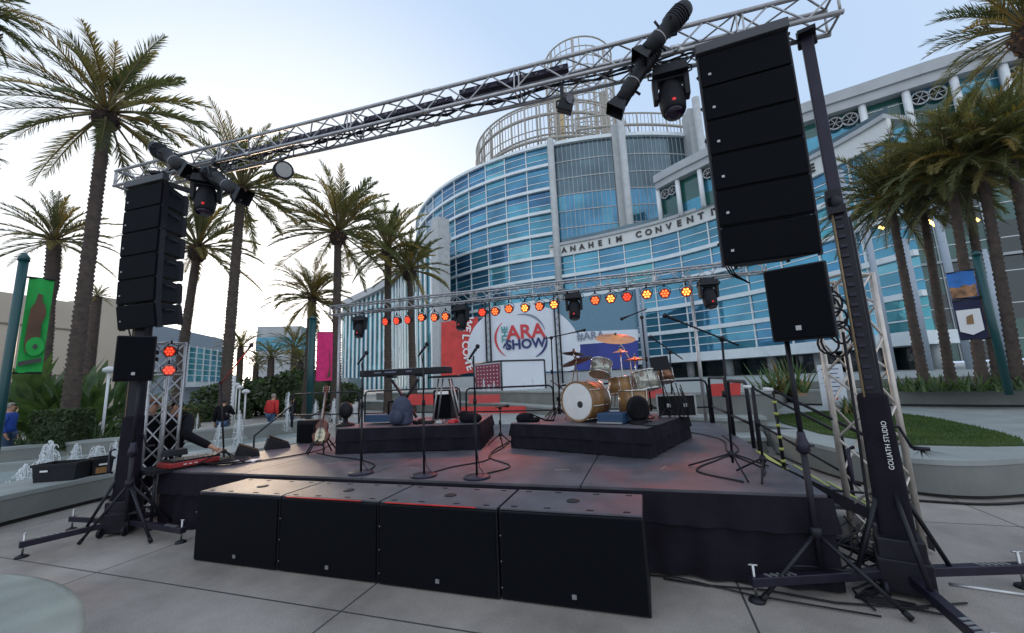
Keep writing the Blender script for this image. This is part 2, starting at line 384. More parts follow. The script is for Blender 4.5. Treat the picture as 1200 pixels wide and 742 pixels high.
# tiers behind the stage
T1=[(-12,13.6),(-9,12.3),(-6,11.0),(-3.4,10.2),(0,9.4),(1.4,9.15),(2.15,9.22)]
T2=[(-20,25),(-13,21.8),(-9,19.6),(-5.7,16.95),(-2,13.1),(.6,10.6),(1.55,9.95),(2.42,10.12),(6,11.7),(12,14)]
T3=[(-20,27),(-13,23.2),(-9,20.8),(-6,18.2),(-2,14.2),(.6,11.5),(1.75,10.75),(2.7,10.6),(6,12.2)]
def tier(name,line,back,z0,z1,label,cat='terrace'):
    P=smooth([Vector((a,b,0)) for a,b in line],4); t=thing(name,label,cat,(P[0].x,P[0].y,z0))
    poly=[(p.x,p.y) for p in P]+back
    b=B('stone'); b.prism(poly,z0,z1-.07,'stone','stone'); b.build('tier_wall',t)
    pl=[(p.x,p.y-.04) for p in P]+back
    b=B('stone_cap'); b.prism(pl,z1-.07,z1,'stone_cap','stone_cap'); b.build('coping',t)
tier('terrace_step',T1,[(2.6,12),(-5,16),(-12,17)],0,.30,'lowest curved pale stone step directly behind the stage railing')
tier('terrace_step',T2[:8],[(2.6,16),(-5,30),(-20,30)],.0,.60,'middle curved stone step with a red panel, behind the stage')
tier('terrace_step',T3[:8],[(3,40),(-20,40)],0,1.12,'highest curved stone terrace behind the stage, carrying the display booth')
# upper terrace ground towards the building
g=B('plaza'); g.prism([(-21,30),(3,12),(5,17.5),(60,14),(60,80),(-21,80)],0,1.1,'stone','stone_cap'); struct(g.build('upper_plaza'))
# red panels fixed on the steps
def panel_px(p0,p1,p2,p3,r,mname,name,label,cat,th=.03):
    t=thing(name,label,cat,atr(*p3,r))
    a,b,c,d=[atr(*p,r) for p in (p0,p1,p2,p3)]
    n=(b-a).cross(d-a).normalized()*th; mb=B(mname)
    mb.add([a,b,c,d,a+n,b+n,c+n,d+n],[(0,1,2,3),(7,6,5,4),(0,4,5,1),(1,5,6,2),(2,6,7,3),(3,7,4,0)]); mb.build('panel_sheet',t)
    return t
panel_px((549,463),(586,462),(586,472),(549,473),18.0,'coral','red_banner','small coral red panel on the stone step left of the display booth base','panel')
panel_px((526,477),(626,476),(626,484),(526,485),16.6,'red_panel','red_banner','long low red panel on the step between the two risers','panel')
panel_px((478,462),(511,462),(511,474),(478,475),17.4,'red_panel','red_banner','red panel seen between the keyboard stand legs','panel')
panel_px((833,450),(868,448.5),(868,463),(833,464.5),10.2,'red_panel','red_banner','bright red panel on the top step right of the drum riser','panel')
panel_px((752,456),(778,455),(778,466),(752,467),11.6,'coral','red_banner','coral panel behind the drum kit hardware','panel')
# right: curved seat wall, lawn, walkway, planter
sw=smooth([(2.25,9.25),(2.3,8.2),(2.55,7.1),(2.98,6.5),(3.49,6.33),(4.1,6.52),(5.1,7.0),(6.6,7.7),(9,8.6),(14,10)],6)
def off(line,d):
    out=[]
    for i,p in enumerate(line):
        q=(line[min(i+1,len(line)-1)]-line[max(i-1,0)]).normalized(); out.append(Vector((p.x-q.y*d,p.y+q.x*d,0)))
    return out
strip_wall('curved_seat_wall',[(p.x,p.y) for p in sw],1.0,0,.44,'stone','stone_cap','curved concrete seat wall at the right edge of the lawn with black base','wall',base=.045)
lawn_edge=[(p.x,p.y) for p in off(sw,.98)[2:-14]]
raised=[(p.x,p.y) for p in off(sw,.9)][3::4]
g=B('stone_cap'); g.prism(raised+[(16,20),(2.5,20),(2.35,10)],0,.43,'stone','stone_cap'); struct(g.build('upper_walkway'))
lawn_poly=[(3.35,7.45),(3.8,7.40),(4.3,7.33),(4.75,7.4),(5.02,7.85),(5.25,8.6),(5.45,9.64),(5.6,10.8),(5.55,11.8),(5.2,12.6),(4.2,12.6),(3.0,11.8),(2.75,10.4),(2.85,8.6)]
g=B('lawn'); g.prism(lawn_poly,.40,.47,'lawn','lawn'); struct(g.build('lawn'))
gb=B('grass_blade'); 
def inpoly(x,y,P):
    c=False;n=len(P)
    for i in range(n):
        x1,y1=P[i];x2,y2=P[(i+1)%n]
        if (y1>y)!=(y2>y) and x<(x2-x1)*(y-y1)/(y2-y1)+x1: c=not c
    return c
for _ in range(26000):
    x=rnd.uniform(2.7,5.7);y=rnd.uniform(7.3,12.6)
    if not inpoly(x,y,lawn_poly): continue
    a=rnd.uniform(0,PI*2);h=rnd.uniform(.02,.05);dx,dy=math.cos(a)*.006,math.sin(a)*.006
    gb.add([(x-dx,y-dy,.465),(x+dx,y+dy,.465),(x+rnd.uniform(-.02,.02),y+rnd.uniform(-.02,.02),.465+h)],[(0,1,2)])
o=gb.build('grass'); o['kind']='stuff'; o['label']='short green grass of the lawn at the right'
pl=smooth([(4.6,15.2),(6.7,14.2),(8.64,13.2),(11,12.2),(14,11.6)],4)
strip_wall('planter_wall',[(p.x,p.y) for p in pl],.4,.42,.92,'stone','stone_cap','long pale planter wall below the palms at the right','wall',base=.07)
g=B('boots'); pp=[(p.x,p.y) for p in off(pl,.35)]; g.prism(pp+[(20,30),(5,30)],.4,.86,'boots','boots'); struct(g.build('planter_soil'))
# ================================================================ BUILDING
def seg_strip(b,P,z0,z1,th,m,inset=0):
    """continuous box strip along a plan polyline (scaled units), face towards the camera side"""
    vs=[];fs=[];k=len(P)
    for i,p in enumerate(P):
        d=(P[min(i+1,k-1)]-P[max(i-1,0)]); n_=Vector((d.y,-d.x,0)).normalized()
        a=p-n_*inset; c=p+n_*th
        vs+=[(a.x,a.y,z0),(c.x,c.y,z0),(c.x,c.y,z1),(a.x,a.y,z1)]
    for i in range(k-1):
        for j in range(4): fs.append((i*4+j,(i+1)*4+j,(i+1)*4+(j+1)%4,i*4+(j+1)%4))
    fs+=[(3,2,1,0),tuple(4*(k-1)+j for j in range(4))]
    b.add(vs,fs,m)
def zs(z): return CAMZ+(z-CAMZ)*S
bld=thing('convention_center','huge curved glass convention centre with white floor bands and roof lattice','building',(0,55,0))
def nrm(a,b): d=b-a; return Vector((d.y,-d.x,0)).normalized()
def window(a,b,levels,mats,parent,rails=2,rail_m='white_metal',rt=.045,name='window',sub=None):
    """glass of one bay from a to b (plan) at the given levels; storey colours vary in place of mirrored surroundings"""
    w=MB(); n_=nrm(a,b)
    for z0,z1 in zip(levels,levels[1:]):
        m=rnd.choice(mats) if sub is None else sub(z0)  # random pane colours stand in for uneven reflections
        rows=rails+1
        for r in range(rows):
            za=z0+(z1-z0)*r/rows; zb=z0+(z1-z0)*(r+1)/rows
            mm=m if rnd.random()<.72 else (rnd.choice(mats) if sub is None else m)
            j=n_*rnd.uniform(-.012,.012)
            w.quad((a.x,a.y,za),(b.x,b.y,za),(b.x+j.x,b.y+j.y,zb),(a.x+j.x,a.y+j.y,zb),mm)
            if r:
                q=n_*(rt*1.6); w.add([(a.x,a.y,za-rt),(b.x,b.y,za-rt),(b.x+q.x,b.y+q.y,za-rt),(a.x+q.x,a.y+q.y,za-rt),(a.x,a.y,za+rt),(b.x,b.y,za+rt),(b.x+q.x,b.y+q.y,za+rt),(a.x+q.x,a.y+q.y,za+rt)],
                    [(0,1,2,3),(7,6,5,4),(2,6,7,3),(0,4,5,1)],rail_m)
    return w.build(name,parent)
def mullion(p,n_,z0,z1,wd,dp,m,parent,name='mullion'):
    t=Vector((-n_.y,n_.x,0)); b=B(m); a=p+n_*.01
    vs=[a-t*wd/2,a+t*wd/2,a+t*wd/2+n_*dp,a-t*wd/2+n_*dp]
    b.add([(v.x,v.y,z0) for v in vs]+[(v.x,v.y,z1) for v in vs],[(3,2,1,0),(4,5,6,7),(0,1,5,4),(1,2,6,5),(2,3,7,6),(3,0,4,7)]); return b.build(name,parent)
LV=[zs(z) for z in (1.9,4.6,6.75,8.9,11.05,13.2,15.42,17.68,20.04,22.52,24.68)]
CC=Vector((-7*S,63*S,0)); CRd=26.5*S
def onc(a,r=CRd,c=CC): return Vector((c.x+r*math.sin(a),c.y-r*math.cos(a),0))
st=R_(5.25)
nb=13
P=[onc(-k*st) for k in range(nb,-1,-1)]
for i in range(nb): window(P[i],P[i+1],LV,['glass_blue']*4+['glass_deep']*3+['glass_teal']*4+['glass_cyan'],bld)
for i,p in enumerate(P): mullion(p,nrm(P[max(i-1,0)],P[min(i+1,nb)]),LV[0],LV[-1],.13,.16,'white_metal',bld)
Pf=[onc(-R_(68.5)*(1-k/48)) for k in range(49)]
for z in LV[1:]:
    b=B('white_band'); seg_strip(b,Pf,z-.22,z+.22,.42,'white_band'); b.build('floor_band',bld)
# drum: gridded glass between round columns
dr=[onc(R_(a),CRd-.5) for a in (0.8,2.7,4.6,6.5,8.4,10.3,12.2,14.1,16,17.9,19.8,21.7,23.6,25.5,27.4,29.3,31.2,33.1,35,36.9,38.8)]
dl=[zs(z) for z in (12.6,14.2,15.9,17.6,19.3,21.0,22.8,24.6)]
for i in range(len(dr)-1):
    window(dr[i],dr[i+1],dl,[],bld,rails=0,sub=lambda z:rnd.choice(['glass_grey','glass_grey','glass_grey']) if z>zs(19.0) else rnd.choice(['glass_blue','glass_teal','glass_blue']))
    n_=nrm(dr[i],dr[i+1]); mullion(dr[i],n_,dl[0],dl[-1],.07,.06,'cornice',bld); mullion(dr[i].lerp(dr[i+1],.5),n_,dl[0],dl[-1],.05,.05,'cornice',bld)
for z in dl[1:-1]:
    b=B('white_metal'); seg_strip(b,dr,z-.07,z+.07,.09,'cornice'); b.build('transom',bld)
b=B('white_band'); seg_strip(b,dr,zs(24.6),zs(24.95),.5,'white_band'); b.build('parapet',bld)
for (u,v) in ((645,172),(728,153),(819,148)):
    q=atr(u,v,38.0*S if u<700 else 37.0*S); q=atr(u,v,{645:36.9,728:36.6,819:38.5}[u]*S); top=zs({645:25.1,728:26.3,819:27.0}[u])
    b=B('concrete_col'); b.lathe([(.5,zs(2)),(.5,top)],(q.x,q.y,0),m='concrete_col',n=18); b.build('column',bld)
    # pier wall behind column
    c=B('concrete_col'); d_=(Vector((q.x,q.y,0))).normalized(); c.box((q.x-1.0+d_.x*1.8,q.y+d_.y*2.2,(zs(12)+top)/2-.4),(1.3,2.6,top-zs(12)-.8),rz=R_(12)); c.build('pier',bld)
# front wing following the sign band
BD=smooth([SC(*p,0)*1 for p in [(-7.5,36.72),(-7.16,36.62),(-4.8,36.3),(-2.33,35.85),(2.2,34.6),(6,32.5),(8.8,30.2),(11.1,27.4),(12.45,25.4),(13.2,24.0)]],6)
BD=[Vector((p.x,p.y,0)) for p in BD]
Fs=resample(BD,2.3*S); lf=[zs(z) for z in (3.1,4.9,6.9,9.0,11.05,13.0)]
for a,b_ in zip(Fs,Fs[1:]):
    window(a,b_,lf,['glass_blue']*3+['glass_teal']*6+['glass_cyan','glass_aqua','glass_blue'],bld)
    mullion(a,nrm(a,b_),lf[0],lf[-1],.13,.15,'white_metal',bld)
for z in lf[1:-1]:
    b=B('white_band'); seg_strip(b,resample(BD,1.2),z-.22,z+.22,.45,'white_band'); b.build('floor_band',bld)
b=B('cornice'); seg_strip(b,resample(BD,1.0),zs(13.0),zs(14.05),.35,'sign_fascia'); seg_strip(b,resample(BD,1.0),zs(14.05),zs(14.3),.6,'cornice',inset=1.5); b.build('sign_band',bld)
b=B('white_band'); seg_strip(b,resample(BD,1.0),zs(2.45),zs(3.1),1.6,'white_band',inset=3); b.build('entrance_canopy',bld)
back=[Vector((p.x*1.06,p.y*1.06,0)) for p in resample(BD,1.5)]
b=B('glass_dark'); seg_strip(b,back,1.0,zs(2.6),.05,'glass_dark'); b.build('entrance_glass',bld)
for i,p in enumerate(resample(BD,4.2)):
    b=B('concrete_col'); b.lathe([(.42,1.0),(.42,zs(2.5))],(p.x*1.02,p.y*1.02,0),n=16); b.build('entrance_pillar',bld)
# railing of the terrace above the band
b=B('glass_cyan'); rl=[Vector((p.x,p.y,0)) for p in resample(BD,1.5)]; seg_strip(b,rl,zs(14.3),zs(14.75),.02,'glass_grey'); 
b.build('terrace_railing',bld)
# letters
word='ANAHEIM CONVENTION CENTER'
pa=aty(653,300,1); fine=resample(BD,.05)
def near_px(u):
    best=min(range(len(fine)),key=lambda i:abs(((fine[i]-CO).dot(CR)/((fine[i]+Vector((0,0,zs(13.5)))-CO).dot(CF)))*F+600-u)); return best
def pxof(P):
    d=Vector(P)-CO; return 600+F*d.dot(CR)/d.dot(CF)
def idx_px(u,z):
    return min(range(len(fine)),key=lambda i:abs(pxof((fine[i].x,fine[i].y,z))-u))
i0=idx_px(662,zs(13.5)); i1=idx_px(972,zs(13.5))
for k,ch in enumerate(word):
    if ch==' ': continue
    i=round(i0+(i1-i0)*k/(len(word)-1)); p=fine[i]; q=fine[min(i+3,len(fine)-1)]-fine[max(i-3,0)]; n_=Vector((q.y,-q.x,0)).normalized()
    text('letter',ch,1.08,'letter_dark',tmx((p.x+n_.x*.42,p.y+n_.y*.42,zs(13.52)),q,(0,0,1)),bld,ext=.08,bold=.03)
# gallery and right wing under the cornice
GW=smooth([SC(*p,0) for p in [(2.74,34.6),(4.3,33.2),(6.0,31.9),(8.6,29.9),(11.46,28.5),(14.3,27.7),(17.2,26.9),(19.8,26.6),(23,26.9),(27,28)]],6)
GW=[Vector((p.x,p.y,0)) for p in GW]; GB=resample(GW,1.9*S)
gl=[zs(z) for z in (14.1,15.1,16.1,17.0)]
for i,(a,b_) in enumerate(zip(GB,GB[1:])):
    right=a.x>12.6*S
    lv=[zs(z) for z in (1.6,3.6,5.2,6.9,8.7,10.6,12.4,14.1,15.1,16.1,17.0)] if right else gl
    def pick(z): 
        return rnd.choice(['glass_teal','glass_green','glass_green']) if z>zs(12) else rnd.choice(['glass_green','glass_green','glass_green','glass_dark','glass_dark','glass_dark','glass_aqua'])
    window(a,b_,lv,[],bld,rails=1 if right else 0,sub=pick,rt=.03)
    n_=nrm(a,b_)
    b=B('white_metal'); b.tube((a.x+n_.x*.5,a.y+n_.y*.5,zs(14.0)),(a.x+n_.x*.5,a.y+n_.y*.5,zs(17.05)),.28,n=12); b.build('column',bld)
    mullion(a,n_,lv[0],lv[-1],.08,.10,'cornice',bld)
    if i%2==0:
        for f_ in (.3,.68):
            c=a.lerp(b_,f_)+n_*.25; c.z=zs(16.45)
            fan=B('dark_metal'); fan.lathe([(.62,0),(.62,.12),(.5,.12),(.5,.02)],c,axis=n_,m='cornice',n=20); fan.lathe([(.5,.02),(.1,.1),(.08,.14)],c,axis=n_,m='letter_dark',n=20)
            t_=Vector((-n_.y,n_.x,0))
            for k in range(6):
                aa=k*PI/3; d_=t_*math.cos(aa)+Vector((0,0,1))*math.sin(aa); fan.tube(c+n_*.14,c+n_*.14+d_*.55,.035,m='cornice',n=5)
            fan.build('round_fan',bld)
for z in (zs(6.9),zs(10.6),zs(14.1)):
    b=B('white_band'); seg_strip(b,[p for p in resample(GW,1.0) if p.x>12.4*S],z-.10,z+.10,.3,'cornice'); b.build('floor_band',bld)
b=B('cornice'); r_=resample(GW,1.0); seg_strip(b,r_,zs(17.0),zs(17.55),.9,'cornice',inset=2); seg_strip(b,r_,zs(17.55)+.003,zs(18.2),1.15,'cornice',inset=2); b.build('roof_cornice',bld)
# leaning blue-white columns in front of the right glass
for (u0,v0,u1,v1) in ((1060,280,1093,447),(1098,225,1141,447),(1161,291,1186,441),(983,200,1003,300),(1024,250,1048,440)):
    a=atr(u1,v1,36); a=Vector((a.x,a.y,1.0)); tt=atr(u0,v0,36); b=B('grey_blue_wall'); b.lathe([(.19,1.0),(.19,tt.z)],(a.x,a.y,0),n=14); b.build('column',bld)
# glowing tubes inside right lobby
for (u0,v0,u1,v1) in ((1135,252,1147,259),(1084,256,1100,267),(1030,266,1036,268)):
    a=atr(u0,v0,37);c=atr(u1,v1,37); B('warm_tube').tube(a,c,.09,n=6).build('ceiling_lamp',bld)
# roof lattices
def lattice(c,rad,a0,a1,z0,z1,nv,zr,thick,name):
    b=B('lattice'); n=48; 
    for z,th in zr: 
        pts=[Vector((c.x+rad*math.sin(R_(a0+(a1-a0)*k/n)),c.y-rad*math.cos(R_(a0+(a1-a0)*k/n)),z)) for k in range(n+1)]; b.path(pts,th,n=5)
    for k in range(nv+1):
        a=R_(a0+(a1-a0)*k/nv); p=(c.x+rad*math.sin(a),c.y-rad*math.cos(a)); b.tube((*p,z0),(*p,z1),thick*(2.6 if k%4==0 else 1),n=5)
    b.build(name,bld)
rc=Vector((-8.55*S,48.5*S,0)); ztop=zs(30.9)
lattice(rc,10.3*S,-110,40,zs(24),ztop,64,[(ztop,.16),(zs(29.4),.26),(zs(27.8),.1),(zs(26.6),.26)],.065,'roof_lattice')
lattice(rc,9.6*S,-95,95,zs(24),zs(31.2),14,[(zs(31.2),.12),(zs(27.5),.16)],.12,'roof_lattice')
lattice(CC,CRd-2,6,36,zs(24.6),zs(27.9),34,[(zs(27.9),.14),(zs(26.6),.22),(zs(25.4),.1)],.05,'roof_lattice')
# lattice tower, low-sun gold painted into its core
tc_=atr(680,120,52*S); tc_.z=0; tr=4.7*S; zt=zs(45.8); zb_=zs(24)
b=B('lattice')
for k in range(34):
    a=2*PI*k/34; p=(tc_.x+tr*math.sin(a),tc_.y-tr*math.cos(a)); b.tube((*p,zb_),(*p,zt-(1.8 if math.sin(a)>.3 else 0)),.10 if k%5 else .3,n=5)
zz=zb_+2
while zz<=zt+.1:
    b.path([(tc_.x+tr*math.sin(2*PI*k/32),tc_.y-tr*math.cos(2*PI*k/32),zz) for k in range(33)],.10 if zz<zt-2 else .16,n=5); zz+=(zt-zb_-2)/15
tw=b.build('lattice_tower',bld)
b=B('sunlit_wall'); b.box((tc_.x-4.6,tc_.y+.5,(zb_+zt)/2-3),(1.8,1.6,zt-zb_-7),'sunlit_wall',rz=R_(-12)); b.box((tc_.x+4.6,tc_.y+.5,(zb_+zt)/2-4),(1.3,1.6,zt-zb_-8),'lattice',rz=R_(-5)); b.lathe([(4.2,zs(24)),(4.2,zs(28.2))],(tc_.x-.5,tc_.y-2,0),m='sunlit_wall',n=24); b.build('tower_core',bld)
# left colonnade wing
LW=smooth([(-75,87,0),(-52.3,73.8,0),(-41.6,64.4,0),(-32.5,55.9,0),(-27.5,51.8,0)],6); LW=[Vector(p) for p in LW]
ztL=CAMZ+(17-CAMZ)*1.48
lp=resample(LW,2.6)
for i,(a,b_) in enumerate(zip(lp,lp[1:])):
    n_=nrm(a,b_)
    w=MB(); lv=[1.0+(ztL-1.6-1.0)*k/8 for k in range(9)]
    for z0,z1 in zip(lv,lv[1:]):
        w.quad((a.x,a.y,z0),(b_.x,b_.y,z0),(b_.x,b_.y,z1),(a.x,a.y,z1),rnd.choice(['glass_teal','glass_aqua','glass_aqua','glass_cyan']))
    w.build('window',bld)
    mullion(a+n_*.1,n_,1.0,ztL-1.5,.6,.22,'white_metal',bld,name='fin')
b=B('cornice'); seg_strip(b,resample(LW,1.5),ztL-1.6,ztL,1.3,'cornice',inset=2); b.build('roof_cornice',bld)
q=atr(517,345,56); b=B('concrete_col'); b.box((q.x,q.y,(ztL+1)/2),(1.9,1.9,ztL+.4),rz=R_(-30)); b.build('pier',bld)
# ---------------- welcome banner wall (flat printed sheets on a truss)
bw=thing('welcome_banner','giant red white and blue welcome banner hung on the facade behind the stage','banner',(-12,43,1.1))
BP=lambda u,v: (lambda d:CO+d*((44.6)/(d.y-.235*d.x)))(ray(u,v))   # plane y = 44.6 + .235 x
bn=Vector((.235,-1,0)).normalized(); bt=Vector((1,.235,0)).normalized()
def poly_px(pts,mname,off_,name,par,th=.05):
    V=[BP(u,v)+bn*off_ for u,v in pts]; n=len(V); b=B(mname)
    b.add(V+[p-bn*th for p in V],[tuple(range(n)),tuple(range(n,2*n))[::-1]]+[(k,n+k,n+(k+1)%n,(k+1)%n) for k in range(n)]); return b.build(name,par)
poly_px([(517,378),(560,371),(560,436),(517,441.5)],'red_panel',.0,'red_sheet',bw)
cc_=[]
for k in range(40):
    a=2*PI*k/40; u=614+66*math.cos(a); v=409+53*math.sin(a)
    if v>436: v=436-(u-614)*.02
    cc_.append((u,v))
poly_px(cc_,'white_panel',.08,'white_disc',bw)
poly_px([(655,353),(748,338),(748,431),(655,436)],'slate_panel',-.08,'blue_grey_sheet',bw)
poly_px([(672,402),(748,398),(748,432),(672,434)],'blue_panel',.02,'blue_sheet',bw)
poly_px([(678,389),(748,386),(748,399),(676,404)],'white_panel',.05,'white_stripe',bw)
for u in (571,651,748): 
    b=B('dark_metal'); 
    for du in (-2.5,2.5):
        a=BP(u+du,350 if u<700 else 335)+bn*.25;c=Vector((a.x,a.y,1.1)); b.tube(c,a,.09 if u<700 else .2,n=6,m='dark_metal' if u<700 else 'grey_blue_wall')
    a=BP(u-2.5,350)+bn*.25; c=BP(u+2.5,350)+bn*.25
    z=1.5; k=0
    while z<a.z: 
        b.tube((a.x if k%2 else c.x,a.y if k%2 else c.y,z),(c.x if k%2 else a.x,c.y if k%2 else a.y,z+.7),.04,n=4,m='steel'); z+=.7;k+=1
    b.build('support_truss',bw)
def btext(name,s,u,v,size,mname,rot=0,bold=.0,off_=.16):
    p=BP(u,v)+bn*off_; up=Vector((0,0,1)); r=bt*math.cos(rot)+up*math.sin(rot); uu=-bt*math.sin(rot)+up*math.cos(rot)
    text(name,s,size,mname,tmx(p,r,uu),bw,ext=.01,bold=bold)
btext('lettering','ARA',616,389.5,2.15,'sign_red',bold=.05,rot=.03)
btext('lettering','SHOW',616,403.5,1.42,'sign_navy',bold=.05,rot=.03)
btext('lettering','THE',592,392,.95,'sign_teal',rot=PI/2,bold=.02)
btext('lettering','#ARA',692,394,1.15,'sign_grey',bold=.02,rot=.03)
for k,ch in enumerate('WELCOME'):
    t_=k/6; u=549.5-4.5*math.sin(t_*PI)+1.5*t_; v=377+(431-377)*t_
    btext('lettering',ch,u,v,1.12,'sign_white',rot=-PI/2-.34+.68*t_,bold=.03,off_=.2)
def arc(cu,cv,ru,rv,a0,a1,w,mname):
    b=B(mname); n=18; vs=[]
    for k in range(n+1):
        a=R_(a0+(a1-a0)*k/n); t_=w*(math.sin(PI*k/n)*.8+.2)
        vs.append(BP(cu+(ru+t_)*math.cos(a),cv-(rv+t_)*math.sin(a))+bn*.15); vs.append(BP(cu+ru*math.cos(a),cv-rv*math.sin(a))+bn*.15)
    b.add(vs,[(2*k,2*k+1,2*k+3,2*k+2) for k in range(n)]); b.build('logo_arc',bw)
arc(611,396,29,27,140,232,2.4,'sign_red'); arc(611,396,29,27,20,100,2.2,'sign_grey'); arc(611,396,29,27,-55,5,2.8,'sign_navy')
b=B('sign_navy')
for (u,v,s_) in ((592,404,2.2),(596,405.5,1.6),(590.5,406.5,1.4)):
    V=[BP(u-s_,v+s_)+bn*.2,BP(u+s_,v+s_)+bn*.2,BP(u,v-s_)+bn*.2]; b.add(V,[(0,1,2)])
b.build('logo_triangle',bw)
b=B('cornice'); a=BP(517,443);c=BP(760,435); 
b.box(((a.x+c.x)/2,(a.y+c.y)/2+.8,(1.1+a.z)/2),((c-a).length+2,1.2,a.z-1.1),rz=math.atan2(c.y-a.y,c.x-a.x)); b.build('banner_plinth',bw)
# display booth on the terrace
q0,q1,q2=[atr(u,v,r) for u,v,r in ((556,424,23.2),(587,423,21.2),(638,425,22.2))]
zt_,zb2=q1.z,1.12
bo=thing('display_booth','white box shaped display booth with a pink dotted left side, above the red panels','booth',(q1.x,q1.y,1.12))
d1=(Vector((q2.x-q1.x,q2.y-q1.y,0))); d0=Vector((q0.x-q1.x,q0.y-q1.y,0))
bb=B('white_panel'); c4=q1+d0+d1
bb.prism([(q1.x,q1.y),(q1.x+d1.x,q1.y+d1.y),(c4.x,c4.y),(q1.x+d0.x,q1.y+d0.y)],zb2,zt_,'white_panel','white_metal'); bb.build('booth_body',bo)
n0=Vector((d0.y,-d0.x,0)).normalized(); n0=n0 if n0.dot(-q1)>0 else -n0
o0=n0*.03; p0=q1+o0+d0*.04; p1=q1+o0+d0*.96; b=B('pink_panel'); b.quad((p1.x,p1.y,zb2+.1),(p0.x,p0.y,zb2+.1),(p0.x,p0.y,zt_-.12),(p1.x,p1.y,zt_-.12)); b.build('pink_side',bo)
b=B('sign_white')
for i in range(7):
    for j in range(6):
        c=q1+n0*.05+d0*(.12+.12*i); c.z=zt_-.25-.2*j; b.ball(c,.035,n=6)
b.build('white_dots',bo)
b=B('letter_dark')
for a,c in (((q1.x,q1.y,zb2),(q1.x,q1.y,zt_)),((q1.x+d0.x,q1.y+d0.y,zt_),(q1.x,q1.y,zt_)),((q1.x,q1.y,zt_),(q1.x+d1.x,q1.y+d1.y,zt_)),((q1.x+d1.x,q1.y+d1.y,zb2),(q1.x+d1.x,q1.y+d1.y,zt_))): b.tube(a,c,.05,n=6)
b.build('booth_frame',bo)
# ================================================================ LEFT BUILDINGS
def wallbox(name_pts,z0,z1,m,th=3):
    pass
lb=thing('beige_building','long low beige building with dark joints behind the left palms','building',(-36,14,0))
A=Vector((-36.2,8,0)); A0=Vector((-33,-8,0)); C1=Vector((-37.5,18.7,0)); C2=Vector((-38.6,22.6,0)); C0=Vector((-36.2,9.0,0))
b=B('beige_wall'); pl_=[(-38,-12),(-35.2,-3),(-36.3,12.6),(-37.3,18.2),(-52,20),(-50,-14)]; b.prism(pl_,0,8.25,'beige_wall'); b.build('wall',lb)
b=B('beige_dark')
for z in (6.3,3.2): 
    for i in range(1,3):
        p=Vector((*pl_[i],0));q=Vector((*pl_[i+1],0)); n_=nrm(p,q); n_=-n_ if n_.x<0 else n_; b.add([(p.x+n_.x*.03,p.y+n_.y*.03,z),(q.x+n_.x*.03,q.y+n_.y*.03,z),(q.x+n_.x*.03,q.y+n_.y*.03,z+.12),(p.x+n_.x*.03,p.y+n_.y*.03,z+.12)],[(0,1,2,3)])
b.build('joint',lb)
b=B('beige_wall'); b.prism([(-37.2,17.9),(-37.5,21.2),(-44,23),(-44,18)],0,9.0,'beige_wall'); b.build('corner_block',lb)
b=B('ochre_wall'); 
b.prism([(-30.5,-4),(-31.3,8),(-31.8,16),(-32.5,16),(-32.2,-4)],0,2.6,'ochre_wall','beige_wall'); ob=b.build('garden_wall'); tag(ob,'ochre garden wall low behind the left hedges','wall')
gbl=thing('glass_office','low blue grey office with green glass front, behind the left silver truss tower','building',(-42,28,0))
g0=atr(177,381,42);g1=atr(262,396,52); zt2=(g0.z+g1.z)/2
a=Vector((g0.x,g0.y,0));c=Vector((g1.x,g1.y,0)); n_=nrm(a,c); n_=n_ if n_.dot(-a)>0 else -n_
b=B('grey_blue_wall'); b.prism([(a.x,a.y),(c.x,c.y),(c.x-12,c.y+4),(a.x-12,a.y+3)],0,zt2,'grey_blue_wall'); b.build('wall',gbl)
e=a.lerp(c,.45)
for k in range(5):
    p=e.lerp(c,k/5)+n_*.05; q=e.lerp(c,(k+1)/5)+n_*.05
    w=MB(); 
    for r in range(6):
        z0=2.9+(zt2-1.3-2.9)*r/6; z1=2.9+(zt2-1.3-2.9)*(r+1)/6
        w.quad((p.x,p.y,z0),(q.x,q.y,z0),(q.x,q.y,z1-.06),(p.x,p.y,z1-.06),rnd.choice(['glass_aqua','glass_aqua','glass_teal','glass_cyan']))
        w.quad((p.x+.01*n_.x,p.y+.01*n_.y,z1-.06),(q.x+.01*n_.x,q.y+.01*n_.y,z1-.06),(q.x+.01*n_.x,q.y+.01*n_.y,z1),(p.x+.01*n_.x,p.y+.01*n_.y,z1),'white_metal')
    w.build('window',gbl); mullion(p,n_,2.7,zt2-1.2,.1,.1,'white_metal',gbl)
b=B('white_band'); seg_strip(b,[e+n_*.06,c+n_*.06] if nrm(e,c).dot(n_)>0 else [c+n_*.06,e+n_*.06],2.3,2.75,.8,'white_band'); b.build('canopy',gbl)
for k in (1,2):
    p=e.lerp(c,.3+.18*k)+n_*.06;q=e.lerp(c,.44+.18*k)+n_*.06; b=B('glass_dark'); b.quad((p.x,p.y,0),(q.x,q.y,0),(q.x,q.y,2.1),(p.x,p.y,2.1)); b.build('door',gbl)
